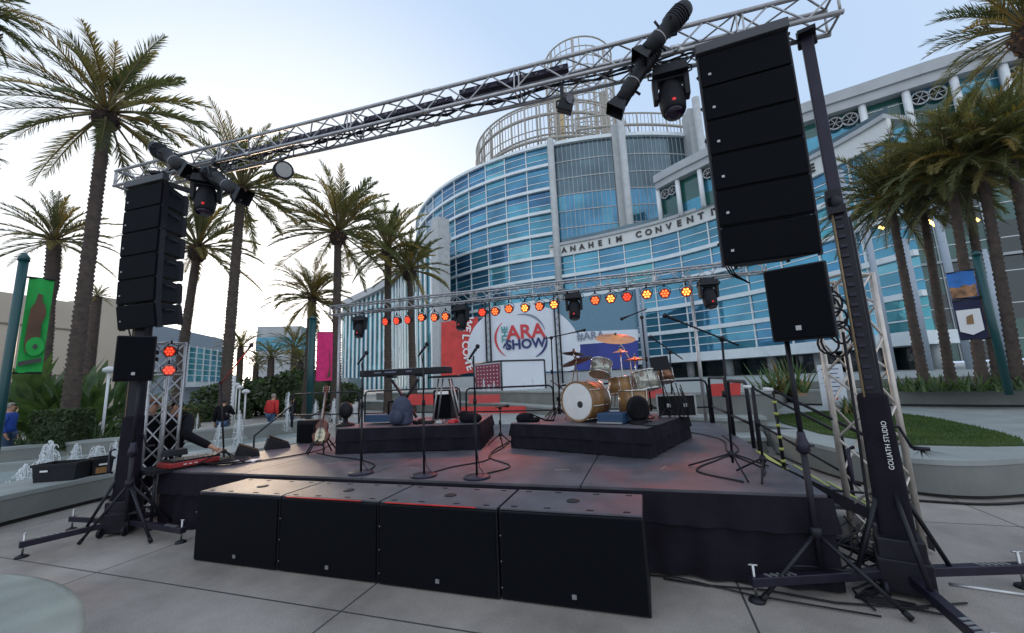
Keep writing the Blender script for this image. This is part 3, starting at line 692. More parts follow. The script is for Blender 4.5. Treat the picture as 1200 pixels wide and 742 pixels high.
# distant office with low roof
db=thing('distant_office','distant low office with grey sloped roof and dark windows between far palms','building',(-58,56,0))
a=atr(289,446,74);c=atr(345,431,80);zt3=a.z; b=B('cornice'); a0=Vector((a.x,a.y,0));c0=Vector((c.x+8,c.y+4,0))
b.prism([(a0.x,a0.y),(c0.x,c0.y),(c0.x-6,c0.y+12),(a0.x-8,a0.y+10)],0,zt3,'cornice'); b.build('wall',db)
n_=nrm(a0,c0); n_=n_ if n_.dot(-a0)>0 else -n_
for k in range(9):
    p=a0.lerp(c0,.03+k*.105)+n_*.06;q=a0.lerp(c0,.10+k*.105)+n_*.06; b=B('glass_dark'); b.quad((p.x,p.y,1),(q.x,q.y,1),(q.x,q.y,zt3-2.4),(p.x,p.y,zt3-2.4)); b.build('window',db)
tb=thing('distant_tower_block','small pale office block with glass top above the far palm crowns','building',(-70,70,0))
a=atr(320,388,95);c=atr(352,376,95); b=B('grey_blue_wall'); b.box(((a.x+c.x)/2,(a.y+c.y)/2,a.z/2),(8,8,a.z+1),'cornice',rz=.5); b.build('wall',tb)
b=B('glass_teal'); b.box(((a.x+c.x)/2,(a.y+c.y)/2,a.z-3),(8.15,8.15,2.6),'glass_teal',rz=.5); b.build('window',tb)
# ================================================================ VEGETATION
def crown_mesh(seed,f0_=.30,lw=1.0,L=1.0,nf=58,droop=1.0,lo=-25,gold=.12,lp_=34,upr=1.0,fat=1.0):
    r=random.Random(seed); b=MB(); b.mi('frond_green')
    for i in range(nf):
        az=i*2.39996+r.uniform(-.2,.2); t=i/nf
        el=R_(lo+(82-lo)*(1-t)**.8*upr+r.uniform(-6,6)) if False else R_(lo+(86-lo)*t**.72+r.uniform(-13,13))
        Ln=L*r.uniform(.74,1.1)*(1-.12*max(0,t-.7)/.3)
        mt='frond_gold' if r.random()<gold else ('frond_olive' if r.random()<.38 else 'frond_green')
        nseg=9; pts=[Vector((0,0,0))]; e=el; h=Vector((math.cos(az),math.sin(az),0)); side=Vector((-h.y,h.x,0)); tw=r.uniform(-.25,.25)
        for s_ in range(nseg):
            e-= (R_(2.2)+R_(7.5)*(s_/nseg)**1.2)*droop*(1.0 if el>-.1 else .6)*(0.55+.45*math.cos(el*.6))
            d=h*math.cos(e)+Vector((0,0,1))*math.sin(e)+side*tw*.3*(s_/nseg); pts.append(pts[-1]+d.normalized()*Ln/nseg)
        b.path(pts,[.016*L*(1-.85*k/nseg) for k in range(nseg+1)],'rachis' if mt=='frond_green' else mt,n=3,caps=False)
        for k in range(lp_):
            f=f0_+(1-f0_)*(k+.5)/lp_; x=f*nseg; j=min(int(x),nseg-1); p=pts[j].lerp(pts[j+1],x-j); d=(pts[j+1]-pts[j]).normalized()
            up=side.cross(d).normalized(); up=up if up.z>-.2 else -up
            ll=L*.155*lw*math.sin(PI*min(1,(.10+f*.86)))**.5*r.uniform(.8,1.15)*(1.0 if f<.9 else .7)
            for sg in (-1,1):
                a=R_(34+ r.uniform(-8,8)+10*(1-f)); q=(d*math.cos(a)+side*sg*math.sin(a)*.85+up*r.uniform(.1,.45)).normalized()
                tip=p+q*ll+Vector((0,0,-1))*ll*r.uniform(.05,.3)*droop; mid=p.lerp(tip,.45)+up*ll*.05; wv=(d*1.0+up*.3*sg).normalized()*.0135*L*fat
                b.add([p-wv*.5,p+wv*.5,mid+wv*.6,tip,mid-wv*.6],[(0,1,2,3,4)],mt)
    return b
crowns=[]
def mk_crown(*a,**k):
    o=crown_mesh(*a,**k).build('crown'); me=o.data; bpy.data.objects.remove(o); return me
CA=[mk_crown(s,gold=g_,droop=d_,lo=l_,nf=n_,lp_=38,lw=w_) for s,g_,d_,l_,n_,w_ in ((1,.2,1.0,-34,56,1.0),(2,.15,.85,-42,50,.9),(3,.24,1.15,-48,60,1.05),(4,.16,.95,-28,50,.95),(5,.22,1.05,-52,54,1.1),(6,.18,.9,-40,58,.85))]
CB=[mk_crown(s,gold=.05,droop=1.2,lo=-36,nf=96,fat=.8,f0_=.22,lp_=40,lw=.82) for s in (11,12)]
CS=[mk_crown(s,gold=.08,droop=1.05,lo=-30,nf=40,lp_=18,fat=1.8) for s in (21,22)]
def palm(label,cu,cv,r,R,kind='A',base=None,tr=None,ball=True,zb=0.0,group='palm trees on the plaza',rot=None,thick_top=False):
    c=atr(cu,cv,r); dpt=depth(c); L=R*dpt/F/1.02
    # wide angle stretch off axis
    ct=dpt/(c-CO).length; L*=ct**.8
    bs=atr(*base,r) if base else c; bs=Vector((bs.x,bs.y,zb))
    t=thing('palm_tree',label,'palm tree',bs,group)
    tr=tr or .17+.0*L
    b=B('trunk'); n=14; H=(c-bs).length; k=int(H/.13); prof=[];pts=[];rs=[]
    for i in range(k+1):
        f=i/k; p=bs.lerp(c,f); rr=tr*(1.15-.34*f)*(1+.25*max(0,1-f*9))
        if thick_top and f>.70: rr*=1.0+.5*min(1,(f-.70)/.08)
        j_=rnd.uniform(-.04,.04); pts+= [p,p+(c-bs)*(.62/k)]; rs+=[rr*(.90+j_),rr*(1.10+j_)]
    pts[-1]=c; b.path(pts,rs,'trunk',n=n); b.build('trunk',t)
    if ball:
        b=B('boots'); rr=tr*2.0
        for q in range(150):
            a=rnd.uniform(0,2*PI);zf=rnd.uniform(-1,1); rad=math.sqrt(max(0,1-zf*zf))*rr; p=c+Vector((math.cos(a)*rad,math.sin(a)*rad,zf*rr*1.15-rr*.8)); o_=Vector((math.cos(a)*.5,math.sin(a)*.5,.8)); s_=Vector((-math.sin(a),math.cos(a),0))*tr*.22
            b.add([p-s_,p+s_,p+s_*.6+o_*tr*.45,p-s_*.6+o_*tr*.45],[(0,1,2,3)],'boots' if rnd.random()<.7 else 'bark_red')
        b.ball(c-Vector((0,0,rr*.8)),rr*.97,'boots',n=12,sq=(1,1,1.15)); b.build('crown_base',t)
    me=rnd.choice({'A':CA,'B':CB,'S':CS}[kind]); o=bpy.data.objects.new('crown',me); sc.collection.objects.link(o); o.parent=t
    o.location=(c-bs); o.scale=(L,L,L); o.rotation_euler=(rnd.uniform(-.08,.08),rnd.uniform(-.08,.08),rnd.uniform(0,6.28) if rot is None else rot)
    return t
palm('tallest left palm with a full crown, rising from the clipped hedge block',125,132,16,158,'A',(80,495),tr=.165)
palm('palm with thick shaggy upper trunk behind the green banner',64,282,21,92,'A',(61,420),tr=.15,ball=False,thick_top=True)
palm('slender palm just right of the left hanging speakers, dark ball under its crown',283,222,19,112,'A',(262,475),tr=.19)
palm('palm half hidden behind the left hanging speakers',232,290,24,98,'A',(205,450),tr=.2)
palm('tall palm behind the left end of the rear truss',396,272,22,95,'A',(394,462),tr=.21)
palm('bushy low palm above the pink banner',366,350,26,62,'A',(362,455),tr=.28,ball=False)
palm('palm before the white fins, left of a shorter twin',454,292,26,70,'A',(455,455),tr=.22)
palm('palm before the white fins with a dark round ball, nearest the glass rotunda',480,316,26,60,'A',(485,450),tr=.22)
palm('small palm seen behind the slender left palm trunk',282,408,40,36,'S',tr=.3,ball=False)
palm('tiny palm top peeking out behind the tallest left palm',114,348,30,26,'S',tr=.25,ball=False)
palm('far palm left of the red jacketed man',318,420,40,30,'S',tr=.3,ball=False)
palm('far palm under the pale office block',345,408,44,38,'S',tr=.3,ball=False)
palm('far low palm just left of the pink banner pole',352,425,36,30,'S',tr=.28,ball=False)
palm('far small palm above the globe lamps',300,428,46,24,'S',tr=.3,ball=False)
palm('palm whose fronds hang into the top left corner of the photo',-42,10,11,120,'A',tr=.2)
palm('far left palm with drooping fronds at the edge, below the corner palm',-34,180,15,50,'A',tr=.2)
palm('high palm in the top right corner with long hanging fronds',1206,34,12,175,'A',tr=.14,zb=.4)
G2='palm trees in the right planter'
palm('leftmost palm of the right planter grove',1043,236,17,122,'B',(1083,447),tr=.115,ball=False,zb=.8,group=G2)
palm('second palm from the left in the right planter grove',1078,223,18,112,'B',(1113,442),tr=.11,ball=False,zb=.8,group=G2)
palm('palm behind the two leaning columns, with the fullest crown of the right grove',1112,200,16,138,'B',(1150,443),tr=.11,ball=False,zb=.8,group=G2)
palm('palm just left of the right banner pole, behind the blue banner',1130,210,18,115,'B',(1170,445),tr=.11,ball=False,zb=.8,group=G2)
palm('palm just right of the right banner pole',1148,188,16,145,'B',(1192,443),tr=.115,ball=False,zb=.8,group=G2)
palm('rightmost palm of the right planter grove, trunk at the photo edge',1182,172,16,140,'B',(1215,360),tr=.115,ball=False,zb=.8,group=G2)
def leafy_block(b,cen,size,n,ls,mats,rz=0,shape='box'):
    T=Matrix.Rotation(rz,3,'Z')
    for _ in range(n):
        if shape=='box':
            p=[rnd.uniform(-.5,.5) for _ in range(3)]; ax=rnd.randrange(3)
            if rnd.random()<.75: p[ax]=.5*(1 if (ax==2 or rnd.random()<.5) else -1)
            v=Vector((p[0]*size[0],p[1]*size[1],p[2]*size[2]))
        else:
            d=Vector((rnd.gauss(0,1),rnd.gauss(0,1),rnd.gauss(0,1))).normalized()*rnd.uniform(.6,1.05); v=Vector((d.x*size[0]/2,d.y*size[1]/2,d.z*size[2]/2))
        v=T@v+Vector(cen); a=Vector((rnd.gauss(0,1),rnd.gauss(0,1),rnd.gauss(0,.8))).normalized(); c=a.orthogonal().normalized(); s_=ls*rnd.uniform(.6,1.4)
        b.add([v-a*s_,v+c*s_*.45,v+a*s_,v-c*s_*.45],[(0,1,2,3)],rnd.choice(mats))
def hedge(label,p,size,rz=0,n=2500,ls=.06,name='hedge',mats=('hedge','hedge','leaf_dark'),core='hedge',shape='box'):
    b=B(core); 
    if shape=='box': b.box((p[0],p[1],p[2]+size[2]/2),tuple(x*.93 for x in size),core,rz=rz)
    else: b.ball((p[0],p[1],p[2]+size[2]/2),.42,core,n=14,sq=size)
    leafy_block(b,(p[0],p[1],p[2]+size[2]/2),size,n,ls,list(mats),rz,shape); o=b.build(name); return tag(o,label,'hedge')
h=atr(75,497,15.0); hedge('dark clipped square hedge around the tallest left palm',(h.x,h.y,.45),(.75,.75,.9),rz=R_(20),n=4000)
for i,(u,r,sz,lab) in enumerate(((25,19,(1.6,.6,.3),'low hedge left of the clipped square hedge'),(120,18.5,(1.6,.6,.3),'low hedge right of the clipped square hedge'),(165,22,(3.4,1.2,.55),'low hedge behind the left mast'))):
    q=atr(u,500,r); hedge(lab,(q.x,q.y,0),sz,rz=math.atan2(q.y,q.x)+PI/2,n=3500,ls=.08)
for (u,r,sz,lab) in ((235,31,(5,2,.9),'hedge strip in front of the glass office'),(318,33,(9,3,2.6),'tall dense green shrubbery behind the red jacketed man'),(352,30,(5,3,2.9),'tall green shrub left of the pink banner pole'),(375,34,(6,3,2.2),'shrubbery right of the pink banner pole')):
    q=atr(u,470,r); hedge(lab,(q.x,q.y,0),sz,rz=math.atan2(q.y,q.x)+PI/2,n=4500,ls=.16,name='shrub',shape='ball' if sz[2]>2 else 'box')
q=atr(222,480,19); hedge('small cone of clipped foliage left of the man in black',(q.x,q.y,0),(.7,.7,1.25),n=1500,name='shrub',mats=('hedge','leaf_dry','leaf_dark'),shape='ball')
# strap leaf plants
def blade_plant(label,p,h,n,spread,wid,mats,name='plant',paddle=False,cat='plant',group=None):
    b=B(mats[0]); p=Vector(p)
    for i in range(n):
        a=rnd.uniform(0,2*PI); el=rnd.uniform(.35,1.0); L=h*rnd.uniform(.6,1.1); hd=Vector((math.cos(a),math.sin(a),0)); sd_=Vector((-hd.y,hd.x,0)); o_=p+Vector((rnd.uniform(-1,1)*spread,rnd.uniform(-1,1)*spread,0))
        pts=[];nn=6
        for k in range(nn+1):
            f=k/nn; pts.append(o_+hd*L*(f*math.cos(el*1.3))*.9+Vector((0,0,1))*L*(f*math.sin(el*1.3)-.35*f*f*(1.2-el)))
        vs=[]
        for k,q in enumerate(pts):
            f=k/nn; w_=wid*((math.sin(PI*min(1,max(0,(f-.45)/.55)))*1.0+.08) if paddle else (1-f)**.6); vs+= [q-sd_*w_,q+sd_*w_+Vector((0,0,w_*.3))]
        b.add(vs,[(2*k,2*k+1,2*k+3,2*k+2) for k in range(nn)],rnd.choice(mats))
    o=b.build(name); return tag(o,label,cat,group)
lm=('leaf_dark','leaf_dark','leaf_blue')
for (u,r,h_,n,lab) in ((18,20,3.4,34,'tall bird of paradise clump left of the green banner foot'),(60,19.5,3.0,34,'dense bird of paradise clump just left of the tallest left palm'),(100,19,3.3,40,'broad leaved bird of paradise clump right of the tallest left palm'),(128,19.5,2.8,30,'bird of paradise clump beside the left speaker on its pole')):
    q=atr(u,480,r); blade_plant(lab,(q.x,q.y,.1),h_*1.05,int(n*1.5),.5,.14,lm,'bird_of_paradise_plant',True)
for (u,r,h_,lab) in ((905,11.8,1.0,'spiky agave like plant left of the right speaker pole'),(930,12.2,1.1,'spiky plant just left of the right speaker pole'),(990,13,.6,'low spiky plant beneath the white notice board')):
    q=atr(u,462,r); blade_plant(lab,(q.x,q.y,1.0 if r<13 else .45),h_,60,.25,.035,('leaf_blue','leaf_dark','leaf_dry'),'spiky_plant')
for (u,lab) in ((1062,'dark shrub at the left end of the planter wall'),(1090,'dark shrub beneath the leftmost palm of the right grove'),(1120,'dark shrub in the planter between two palm trunks'),(1150,'dark shrub in the planter left of the banner pole'),(1185,'dark shrub in the planter right of the banner pole')):
    q=atr(u,455,15.6); blade_plant(lab,(q.x,q.y,.85),.55,90,.7,.03,('leaf_dark','hedge','leaf_dark'),'shrub')
for k in range(6):
    u=8+k*24; q=atr(u,512,17); blade_plant(['fern like plant at the far left behind the fountain wall','low plant left of the square hedge','low plant in front of the square hedge','low plant right of the square hedge','low strap leaved plant behind the black bins','low strap leaved plant left of the black mast'][k],(q.x,q.y,.25),.7,70,.5,.03,('leaf_dark','leaf_blue','hedge'),'plant')
# ================================================================ STAGE
DZ=.66; DX0,DX1,DY0,DY1=-5.98,1.22,3.71,8.62
stg=thing('stage','black portable stage with grey deck panels and a pleated black skirt','stage',((DX0+DX1)/2,DY0,0))
xs=[DX0,-4.62,-2.93,-.62,DX1]; ys=[DY0,6.2,DY1]
for i in range(len(xs)-1):
    for j in range(2):
        b=B('deck'); b.box(((xs[i]+xs[i+1])/2,(ys[j]+ys[j+1])/2,DZ-.02),(xs[i+1]-xs[i]-.012,ys[j+1]-ys[j]-.012,.04)); b.build('deck_panel',stg)
b=B('deck_edge'); b.box(((DX0+DX1)/2,(DY0+DY1)/2,DZ-.09),(DX1-DX0-.01,DY1-DY0-.01,.09)); b.build('deck_frame',stg)
def skirt(path,z0,z1,amp,per,name,parent,m='skirt',flare=.0):
    P=resample([Vector((p[0],p[1],0)) for p in path],.035); b=B(m); vs=[];k=len(P)
    rr=random.Random(5); ph=0
    for i,p in enumerate(P):
        d=(P[min(i+1,k-1)]-P[max(i-1,0)]); n_=Vector((d.y,-d.x,0)).normalized(); s_=i*.035
        f=math.sin(s_*2*PI/per+1.3*math.sin(s_*1.7)); f2=math.sin(s_*2*PI/(per*2.3)+2); a=amp*(.6*f+.4*f2)
        top=p+n_*(amp*.3); bot=p+n_*(flare+amp+a)
        vs+=[(top.x,top.y,z1),((top.x*.5+bot.x*.5),(top.y*.5+bot.y*.5),(z0+z1)/2),(bot.x,bot.y,z0+.006*math.sin(s_*3))]
    b.add(vs,[f for i in range(k-1) for f in ((3*i,3*i+1,3*i+4,3*i+3),(3*i+1,3*i+2,3*i+5,3*i+4))],m,True)
    return b.build(name,parent)
skirt([(DX0,6.8),(DX0,DY0),(DX1,DY0),(DX1,4.5)],.02,.62,.030,.26,'skirt',stg,flare=.0)
skirt([(DX0-.015,6.8),(DX0-.015,DY0-.015),(DX1+.015,DY0-.015),(DX1+.015,4.5)],.40,.645,.026,.24,'valance',stg,flare=.012)
b=B('yellow_tape'); b.box((DX1-.03,5.05,DZ+.004),(.05,1.0,.006)); b.build('edge_tape',stg)
def riser(label,O,ang,wd,dp,h):
    u=Vector((math.cos(ang),math.sin(ang),0)); v=Vector((-u.y,u.x,0)); O=Vector((O[0],O[1],0)); t=thing('stage_riser',label,'riser',(O.x,O.y,DZ))
    c=O+u*wd/2+v*dp/2; b=B('deck'); b.box((c.x,c.y,DZ+h-.03),(wd-.01,dp-.01,.06),rz=ang); b.build('riser_top',t)
    A=O;Bp=O+u*wd;C=Bp+v*dp;D=O+v*dp
    skirt([(p.x,p.y) for p in (D,A,Bp,C,D)],DZ+.01,DZ+h-.03,.020,.17,'skirt',t); skirt([(p.x,p.y) for p in (D,A,Bp,C,D)],DZ+h*.5,DZ+h-.01,.018,.11,'valance',t,flare=.012)
    return lambda a,c_,z=0:Vector((O.x,O.y,DZ+h))+u*a+v*c_+Vector((0,0,z))
RA=math.atan2(-.66,1.85); KA=math.atan2(.5,2.05)
DR=riser('black skirted low riser carrying the drum kit',(-1.89,5.63),RA,1.98,1.8,.34)
KR=riser('black skirted low riser carrying the keyboard',(-4.34,4.95),KA,2.1,1.5,.36)
RZ=DZ+.34; KZ=DZ+.36
# ---------------- subwoofers
def make_sub():
    t=thing('subwoofer','x','subwoofer',(0,0,0),'subwoofers in a row before the stage'); W,D,H=1.058,.541,.633
    B('cab_black').box((0,D/2,H/2-.006),(W,D-.01,H-.012)).build('cabinet',t,bevel=.006)
    B('grille').box((0,-.004,H/2),(W-.03,.016,H-.04)).build('grille',t,bevel=.004)
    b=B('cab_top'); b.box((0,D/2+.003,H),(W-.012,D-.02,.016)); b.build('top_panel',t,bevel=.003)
    for x in (-.42,-.16,.16,.42):
        for y in (.06,D-.06): B('cab_black').box((x,y,H+.009),(.05,.02,.004)).build('foot_recess',t)
    B('black_plastic').lathe([(.055,0),(.05,.006),(.02,.006)],(0,D/2,H+.008),n=14).build('pole_socket',t)
    B('badge').box((.02,-.015,.085),(.032,.006,.03)).build('badge',t)
    b=B('badge'); 
    for z in (.1,.3,.5): b.ball((-W/2+.012,-.012,z*.9),.005,n=6)
    b.build('screw',t); return t
s0=make_sub(); SL=['leftmost black subwoofer of the row before the stage, with the palest top','second black subwoofer from the left before the stage, red line on its top edge','third black subwoofer from the left in the row before the stage','rightmost black subwoofer of the row before the stage, nearest the camera']
for i in range(4):
    t=s0 if i==0 else dup(s0,SL[i]); t['label']=SL[i]; t.location=(-4.367+1.066*(i+.5)+(.004*i),3.056+(0,.004,-.003,.006)[i],0); t.rotation_euler.z=(0,.003,-.002,.002)[i]
for i in (1,2): 
    b=B('red_paint'); b.box((-4.367+1.066*(i+.5)-.05,3.052,.638),(.82,.012,.006)); tag(b.build('red_tape'),['','strip of red tape on the front top edge of the second subwoofer','strip of red tape on the front top edge of the third subwoofer'][i],'tape')
# ---------------- truss
def truss(name,label,p0,p1,s,up=(0,0,1),bay=.26,m='alu',cat='truss',cr=.021,br=.009,ends=True):
    p0=Vector(p0);p1=Vector(p1); d=(p1-p0); L=d.length; d.normalize(); a,b_,_=frame(d,up)
    t=thing(name,label,cat,p0); cs=[]
    for sx,sy in ((-1,-1),(1,-1),(1,1),(-1,1)):
        o_=a*sx*s/2+b_*sy*s/2; cs.append(o_); B(m).tube(p0+o_,p1+o_,cr,n=9).build('chord',t)
    n=round(L/bay); 
    for f in range(4):
        b=B(m); c0,c1=cs[f],cs[(f+1)%4]
        for k in range(n):
            q0=p0+d*(L*k/n);q1=p0+d*(L*(k+1)/n)
            if k%2==0: b.tube(q0+c0,q1+c1,br,n=5,caps=False)
            else: b.tube(q0+c1,q1+c0,br,n=5,caps=False)
            if k%8==0: b.tube(q0+c0,q0+c1,br,n=5,caps=False); b.tube(q0+d*.05+c0,q0+d*.05+c1,br,n=5,caps=False)
        b.tube(p0+d*.02+c0,p0+d*.02+c1,br*1.3,n=5); b.tube(p1-d*.02+c0,p1-d*.02+c1,br*1.3,n=5)
        b.build('lacing',t)
    for k in range(1,int(L/2.6)+1):
        for c in cs: B('steel').tube(p0+d*(2.6*k-.04)+c,p0+d*(2.6*k+.04)+c,cr*1.35,n=9).build('coupler',t)
    return t
TS=.235
def TF(x,dy=0,dz=0):  # point on the front truss centre line
    f=(x+6.5)/8.2; return Vector((x,3.62+.12*f+dy,4.69-.19*f+TS/2+dz))
ft=truss('lighting_truss','long silver front lighting truss spanning overhead between the two black masts',TF(-7.22),TF(1.84),TS,m='alu')
RTY=8.7
def RT(x,dy=0,dz=0): f=(x+7.87)/10.3; return Vector((x,RTY+dy,3.67-.09*f+dz))
rt_=truss('lighting_truss','silver rear lighting truss carrying the row of small red and amber lights',RT(-7.87),RT(2.42),TS,m='alu')
truss('truss_tower','upright silver truss tower right of the stage behind the right black mast',(1.89,4.58,.03),(1.89,4.58,2.46),.33,up=(1,.75,0),bay=.3,m='alu_warm',cat='truss tower',cr=.026,br=.012)
truss('truss_tower','upright silver truss tower at the left stage corner holding two red lamps',(-6.40,3.93,.03),(-6.40,3.93,2.36),.25,up=(1,.3,0),bay=.24,m='alu',cat='truss tower',br=.011)
for (x,lab) in ((1.07,'thin silver pole holding the right part of the rear truss'),(-7.72,'thin silver pole at the left end of the rear truss')):
    t=thing('truss_support',lab,'support pole',(x,RTY+.1,0)); B('alu').tube((x,RTY+.1,0),(x,RTY+.1,3.6),.035,n=10).build('pole',t); 
    b=B('dark_metal'); b.box((x,RTY+.1,.02),(.5,.5,.03)); b.build('base_plate',t)
# ---------------- lifting masts
def mast(label,base,top,feet,face,textside=False,crank=True,fat=1.0):
    x,y=base; t=thing('lifting_mast',label,'lifting tower',(x,y,0)); fx=Vector(face).normalized(); sd_=Vector((-fx.y,fx.x,0)); rz=math.atan2(fx.y,fx.x)+PI/2
    T=Matrix.Rotation(rz,3,'Z')
    def L(a,b_,z): return Vector((x,y,z))+sd_*a+fx*b_
    b=B('purple_metal'); b.box((x,y,(top+.2)/2),(.085,.085,top-.2),rz=rz); b.build('inner_mast',t,bevel=.006)
    b=B('dark_metal'); b.box(L(0,-.0,1.55),(.10*fat,.11*fat,2.7),rz=rz); b.box(L(.06,-.04,1.5),(.03,.05,2.6),rz=rz)
    for k in range(24): b.box(L(-.01,.065,.95+k*.08),(.05,.01,.03),'purple_metal',rz=rz)
    b.build('outer_mast',t,bevel=.005)
    b=B('tan_strap'); b.tube(L(-.05,.075,1.2),L(-.045,.07,2.85),.007,n=6); b.build('lifting_strap',t)
    b=B('skirt'); b.box(L(0,0,.80),(.205,.19,1.18),rz=rz,taper=.85); b.build('cover_sleeve',t,bevel=.03)
    b=B('dark_metal'); b.box(L(0,0,.14),(.29,.30,.22),rz=rz); b.box(L(0,0,.30),(.26,.26,.16),rz=rz); b.build('chassis',t,bevel=.01)
    b=B('dark_metal'); b.lathe([(.075,-.05),(.09,0),(.075,.05)],L(-.02,.03,2.92),axis=sd_,n=14); b.box(L(-.02,.02,2.92),(.1,.16,.2),rz=rz); b.build('pulley_block',t)
    b=B('dark_metal'); b.box(L(0,0,top-.03),(.13,.22,.035),rz=rz); b.tube(L(-.05,0,top-.12),L(-.05,0,top+.04),.022,n=8); b.tube(L(.05,0,top-.12),L(.05,0,top+.04),.022,n=8); b.build('head_fork',t)
    for f in feet:
        f=Vector((f[0],f[1],0)); c=Vector((x,y,.145)); d=(f-Vector((x,y,0))); L_=d.length; d.normalize(); rzf=math.atan2(d.y,d.x)
        mid=c+d*(L_/2+.03); mid.z=.13; b=B('purple_metal'); b.box(mid,(L_,.062,.062),rz=rzf); leg=b.build('outrigger',t,bevel=.006)
        b=B('badge'); 
        for k in range(5): 
            q=f-d*(.10+k*.045); b.box((q.x,q.y,.1625),(.02,.05,.004),rz=rzf+.5)
        b.build('hole_marking',leg)
        b=B('steel'); b.tube((f.x,f.y,.02),(f.x,f.y,.24),.010,n=8); b.tube((f.x-.03,f.y,.235),(f.x+.03,f.y,.235),.007,n=6); b.build('jack_screw',leg)
        b=B('dark_metal'); b.lathe([(.055,0),(.05,.015),(.02,.03)],(f.x,f.y,.0),n=16); b.build('foot_pad',leg)
        q=c+d*min(.34,L_*.4); q.z=.16; p=Vector((x,y,.70))+d*.07; b=B('dark_metal'); b.tube(q,p,.016,n=8); b.build('brace',t)
    for sx in (-.12,.12): B('dark_metal').lathe([(.05,-.015),(.055,0),(.05,.015)],L(sx,.16,.055),axis=sd_,n=14).build('castor',t)
    if crank:
        b=B('dark_metal'); p=L(.07,.0,1.14); b.tube(p,p+sd_*.05,.010,n=7); e=p+sd_*.05+Vector((0,0,-.15))+sd_*.05; b.tube(p+sd_*.05,e,.010,n=7); b.tube(e,e+sd_*.09,.014,n=8); b.build('crank_handle',t)
        b=B('purple_metal'); b.path([L(-.16,.0,.98),L(-.2,.02,.96),L(-.2,.02,.72),L(-.16,.0,.70)],.014,n=7); b.build('side_handle',t)
    if textside:
        text('lettering','GOLIATH STUDIO',.042,'sign_white',tmx(L(.03,.105,1.02),(0,0,1),-sd_),t,ext=.002)
    return t
n4=atz(1182,805,.0)
mast('black crank up mast at the right holding the front truss',(1.64,3.82),4.53,[(.61,3.45),(2.42,4.05),(n4.x,n4.y),(1.35,4.65)],(-.32,-.95,0),True)
mast('black crank up mast at the left holding the front truss',(-6.16,3.45),4.66,[(-6.21-.15,2.70),(-6.99,3.38),(-5.01,3.36),(-5.9,4.2)],(.5,-.87,0),fat=1.4)
# ---------------- line arrays
def make_cab():
    t=thing('line_array_cabinet','x','speaker',(0,0,0)); w,h,d,wr=.675,.308,.42,.36
    b=B('cab_black'); vs=[(-w/2,0,-h/2),(w/2,0,-h/2),(wr/2,d,-h/2+.035),(-wr/2,d,-h/2+.035),(-w/2,0,h/2),(w/2,0,h/2),(wr/2,d,h/2-.035),(-wr/2,d,h/2-.035)]
    b.add(vs,[(3,2,1,0),(4,5,6,7),(0,1,5,4),(1,2,6,5),(2,3,7,6),(3,0,4,7)]); b.build('cabinet',t,bevel=.008)
    B('grille').box((0,-.012,0),(w-.02,.022,h-.016)).build('grille',t,bevel=.006)
    B('badge').box((-w/2+.075,-.027,-.045),(.022,.006,.020)).build('badge',t)
    for s_ in (-1,1):
        B('dark_metal').box((s_*(w/2-.004),.03,0),(.02,.06,h*1.06)).build('rigging_plate',t); B('dark_metal').box((s_*(wr/2+.02),d-.06,0),(.02,.05,h*.9)).build('rigging_plate',t)
    for s_ in (-1,1):
        b=B('black_plastic'); p0=Vector((s_*(w/2-.03),.10,.0)); p1=Vector((s_*(w/2-.11),.26,0)); b.path([p0+Vector((s_*.0,0,.06)),p0+Vector((s_*.035,.01,.05)),p1+Vector((s_*.035,.01,.05)),p1+Vector((0,0,.06))],.012,n=6); b.build('side_handle',t)
    return t
cab0=make_cab(); first=[True]
ordn=['topmost','second from the top','third from the top','fourth from the top','fifth from the top','lowest']
def array(x,y,ztop,rz,tilts,side,gap):
    z=ztop; T=Matrix.Rotation(rz,3,'Z'); py=0
    t=thing('array_bumper','flying frame above the %s hanging speaker column'%side,'rigging',(x,y,ztop+.05))
    b=B('frame_grey'); 
    b.box(Vector((x,y,ztop+.06))+T@Vector((0,-.0,0)),(.70,.08,.085),rz=rz); 
    b.box(Vector((x,y,ztop+.06))+T@Vector((-.2,.2,0)),(.05,.42,.06),rz=rz+.25); b.box(Vector((x,y,ztop+.06))+T@Vector((.2,.2,0)),(.05,.42,.06),rz=rz-.25); b.build('frame_bar',t,bevel=.005)
    b=B('steel')
    for s_ in (-.22,.22):
        p=Vector((x,y,ztop+.1))+T@Vector((s_,.12,0)); b.tube(p,p+Vector((0,.02,.12)),.012,n=6)
    b.build('shackle',t)
    for i,tl in enumerate(tilts):
        lab='%s black cabinet of the %s hanging speaker column'%(ordn[i],side)
        if first[0]: c=cab0; c['label']=lab; first[0]=False
        else: c=dup(cab0,lab)
        c['group']='cabinets of the %s hanging speaker column'%side
        h=.312
        z-=h/2*math.cos(tl)+gap[i]; py+=h/2*math.sin(tl)
        p=Vector((x,y,z))+T@Vector((0,py,0)); c.location=p; c.rotation_euler=(tl,0,rz)
        z-=h/2*math.cos(tl); py+=h/2*math.sin(tl)
    return z
array(1.035,3.50,4.335,R_(-4),[R_(v) for v in (0,.8,1.6,2.4,3.2,4.2)],'right',(0,.0,0,0,0,.006))
array(-5.98,3.22,4.33,R_(2),[R_(v) for v in (0,.5,1,1.5,2,9)],'left',(0,.0,0,0,0,.012))
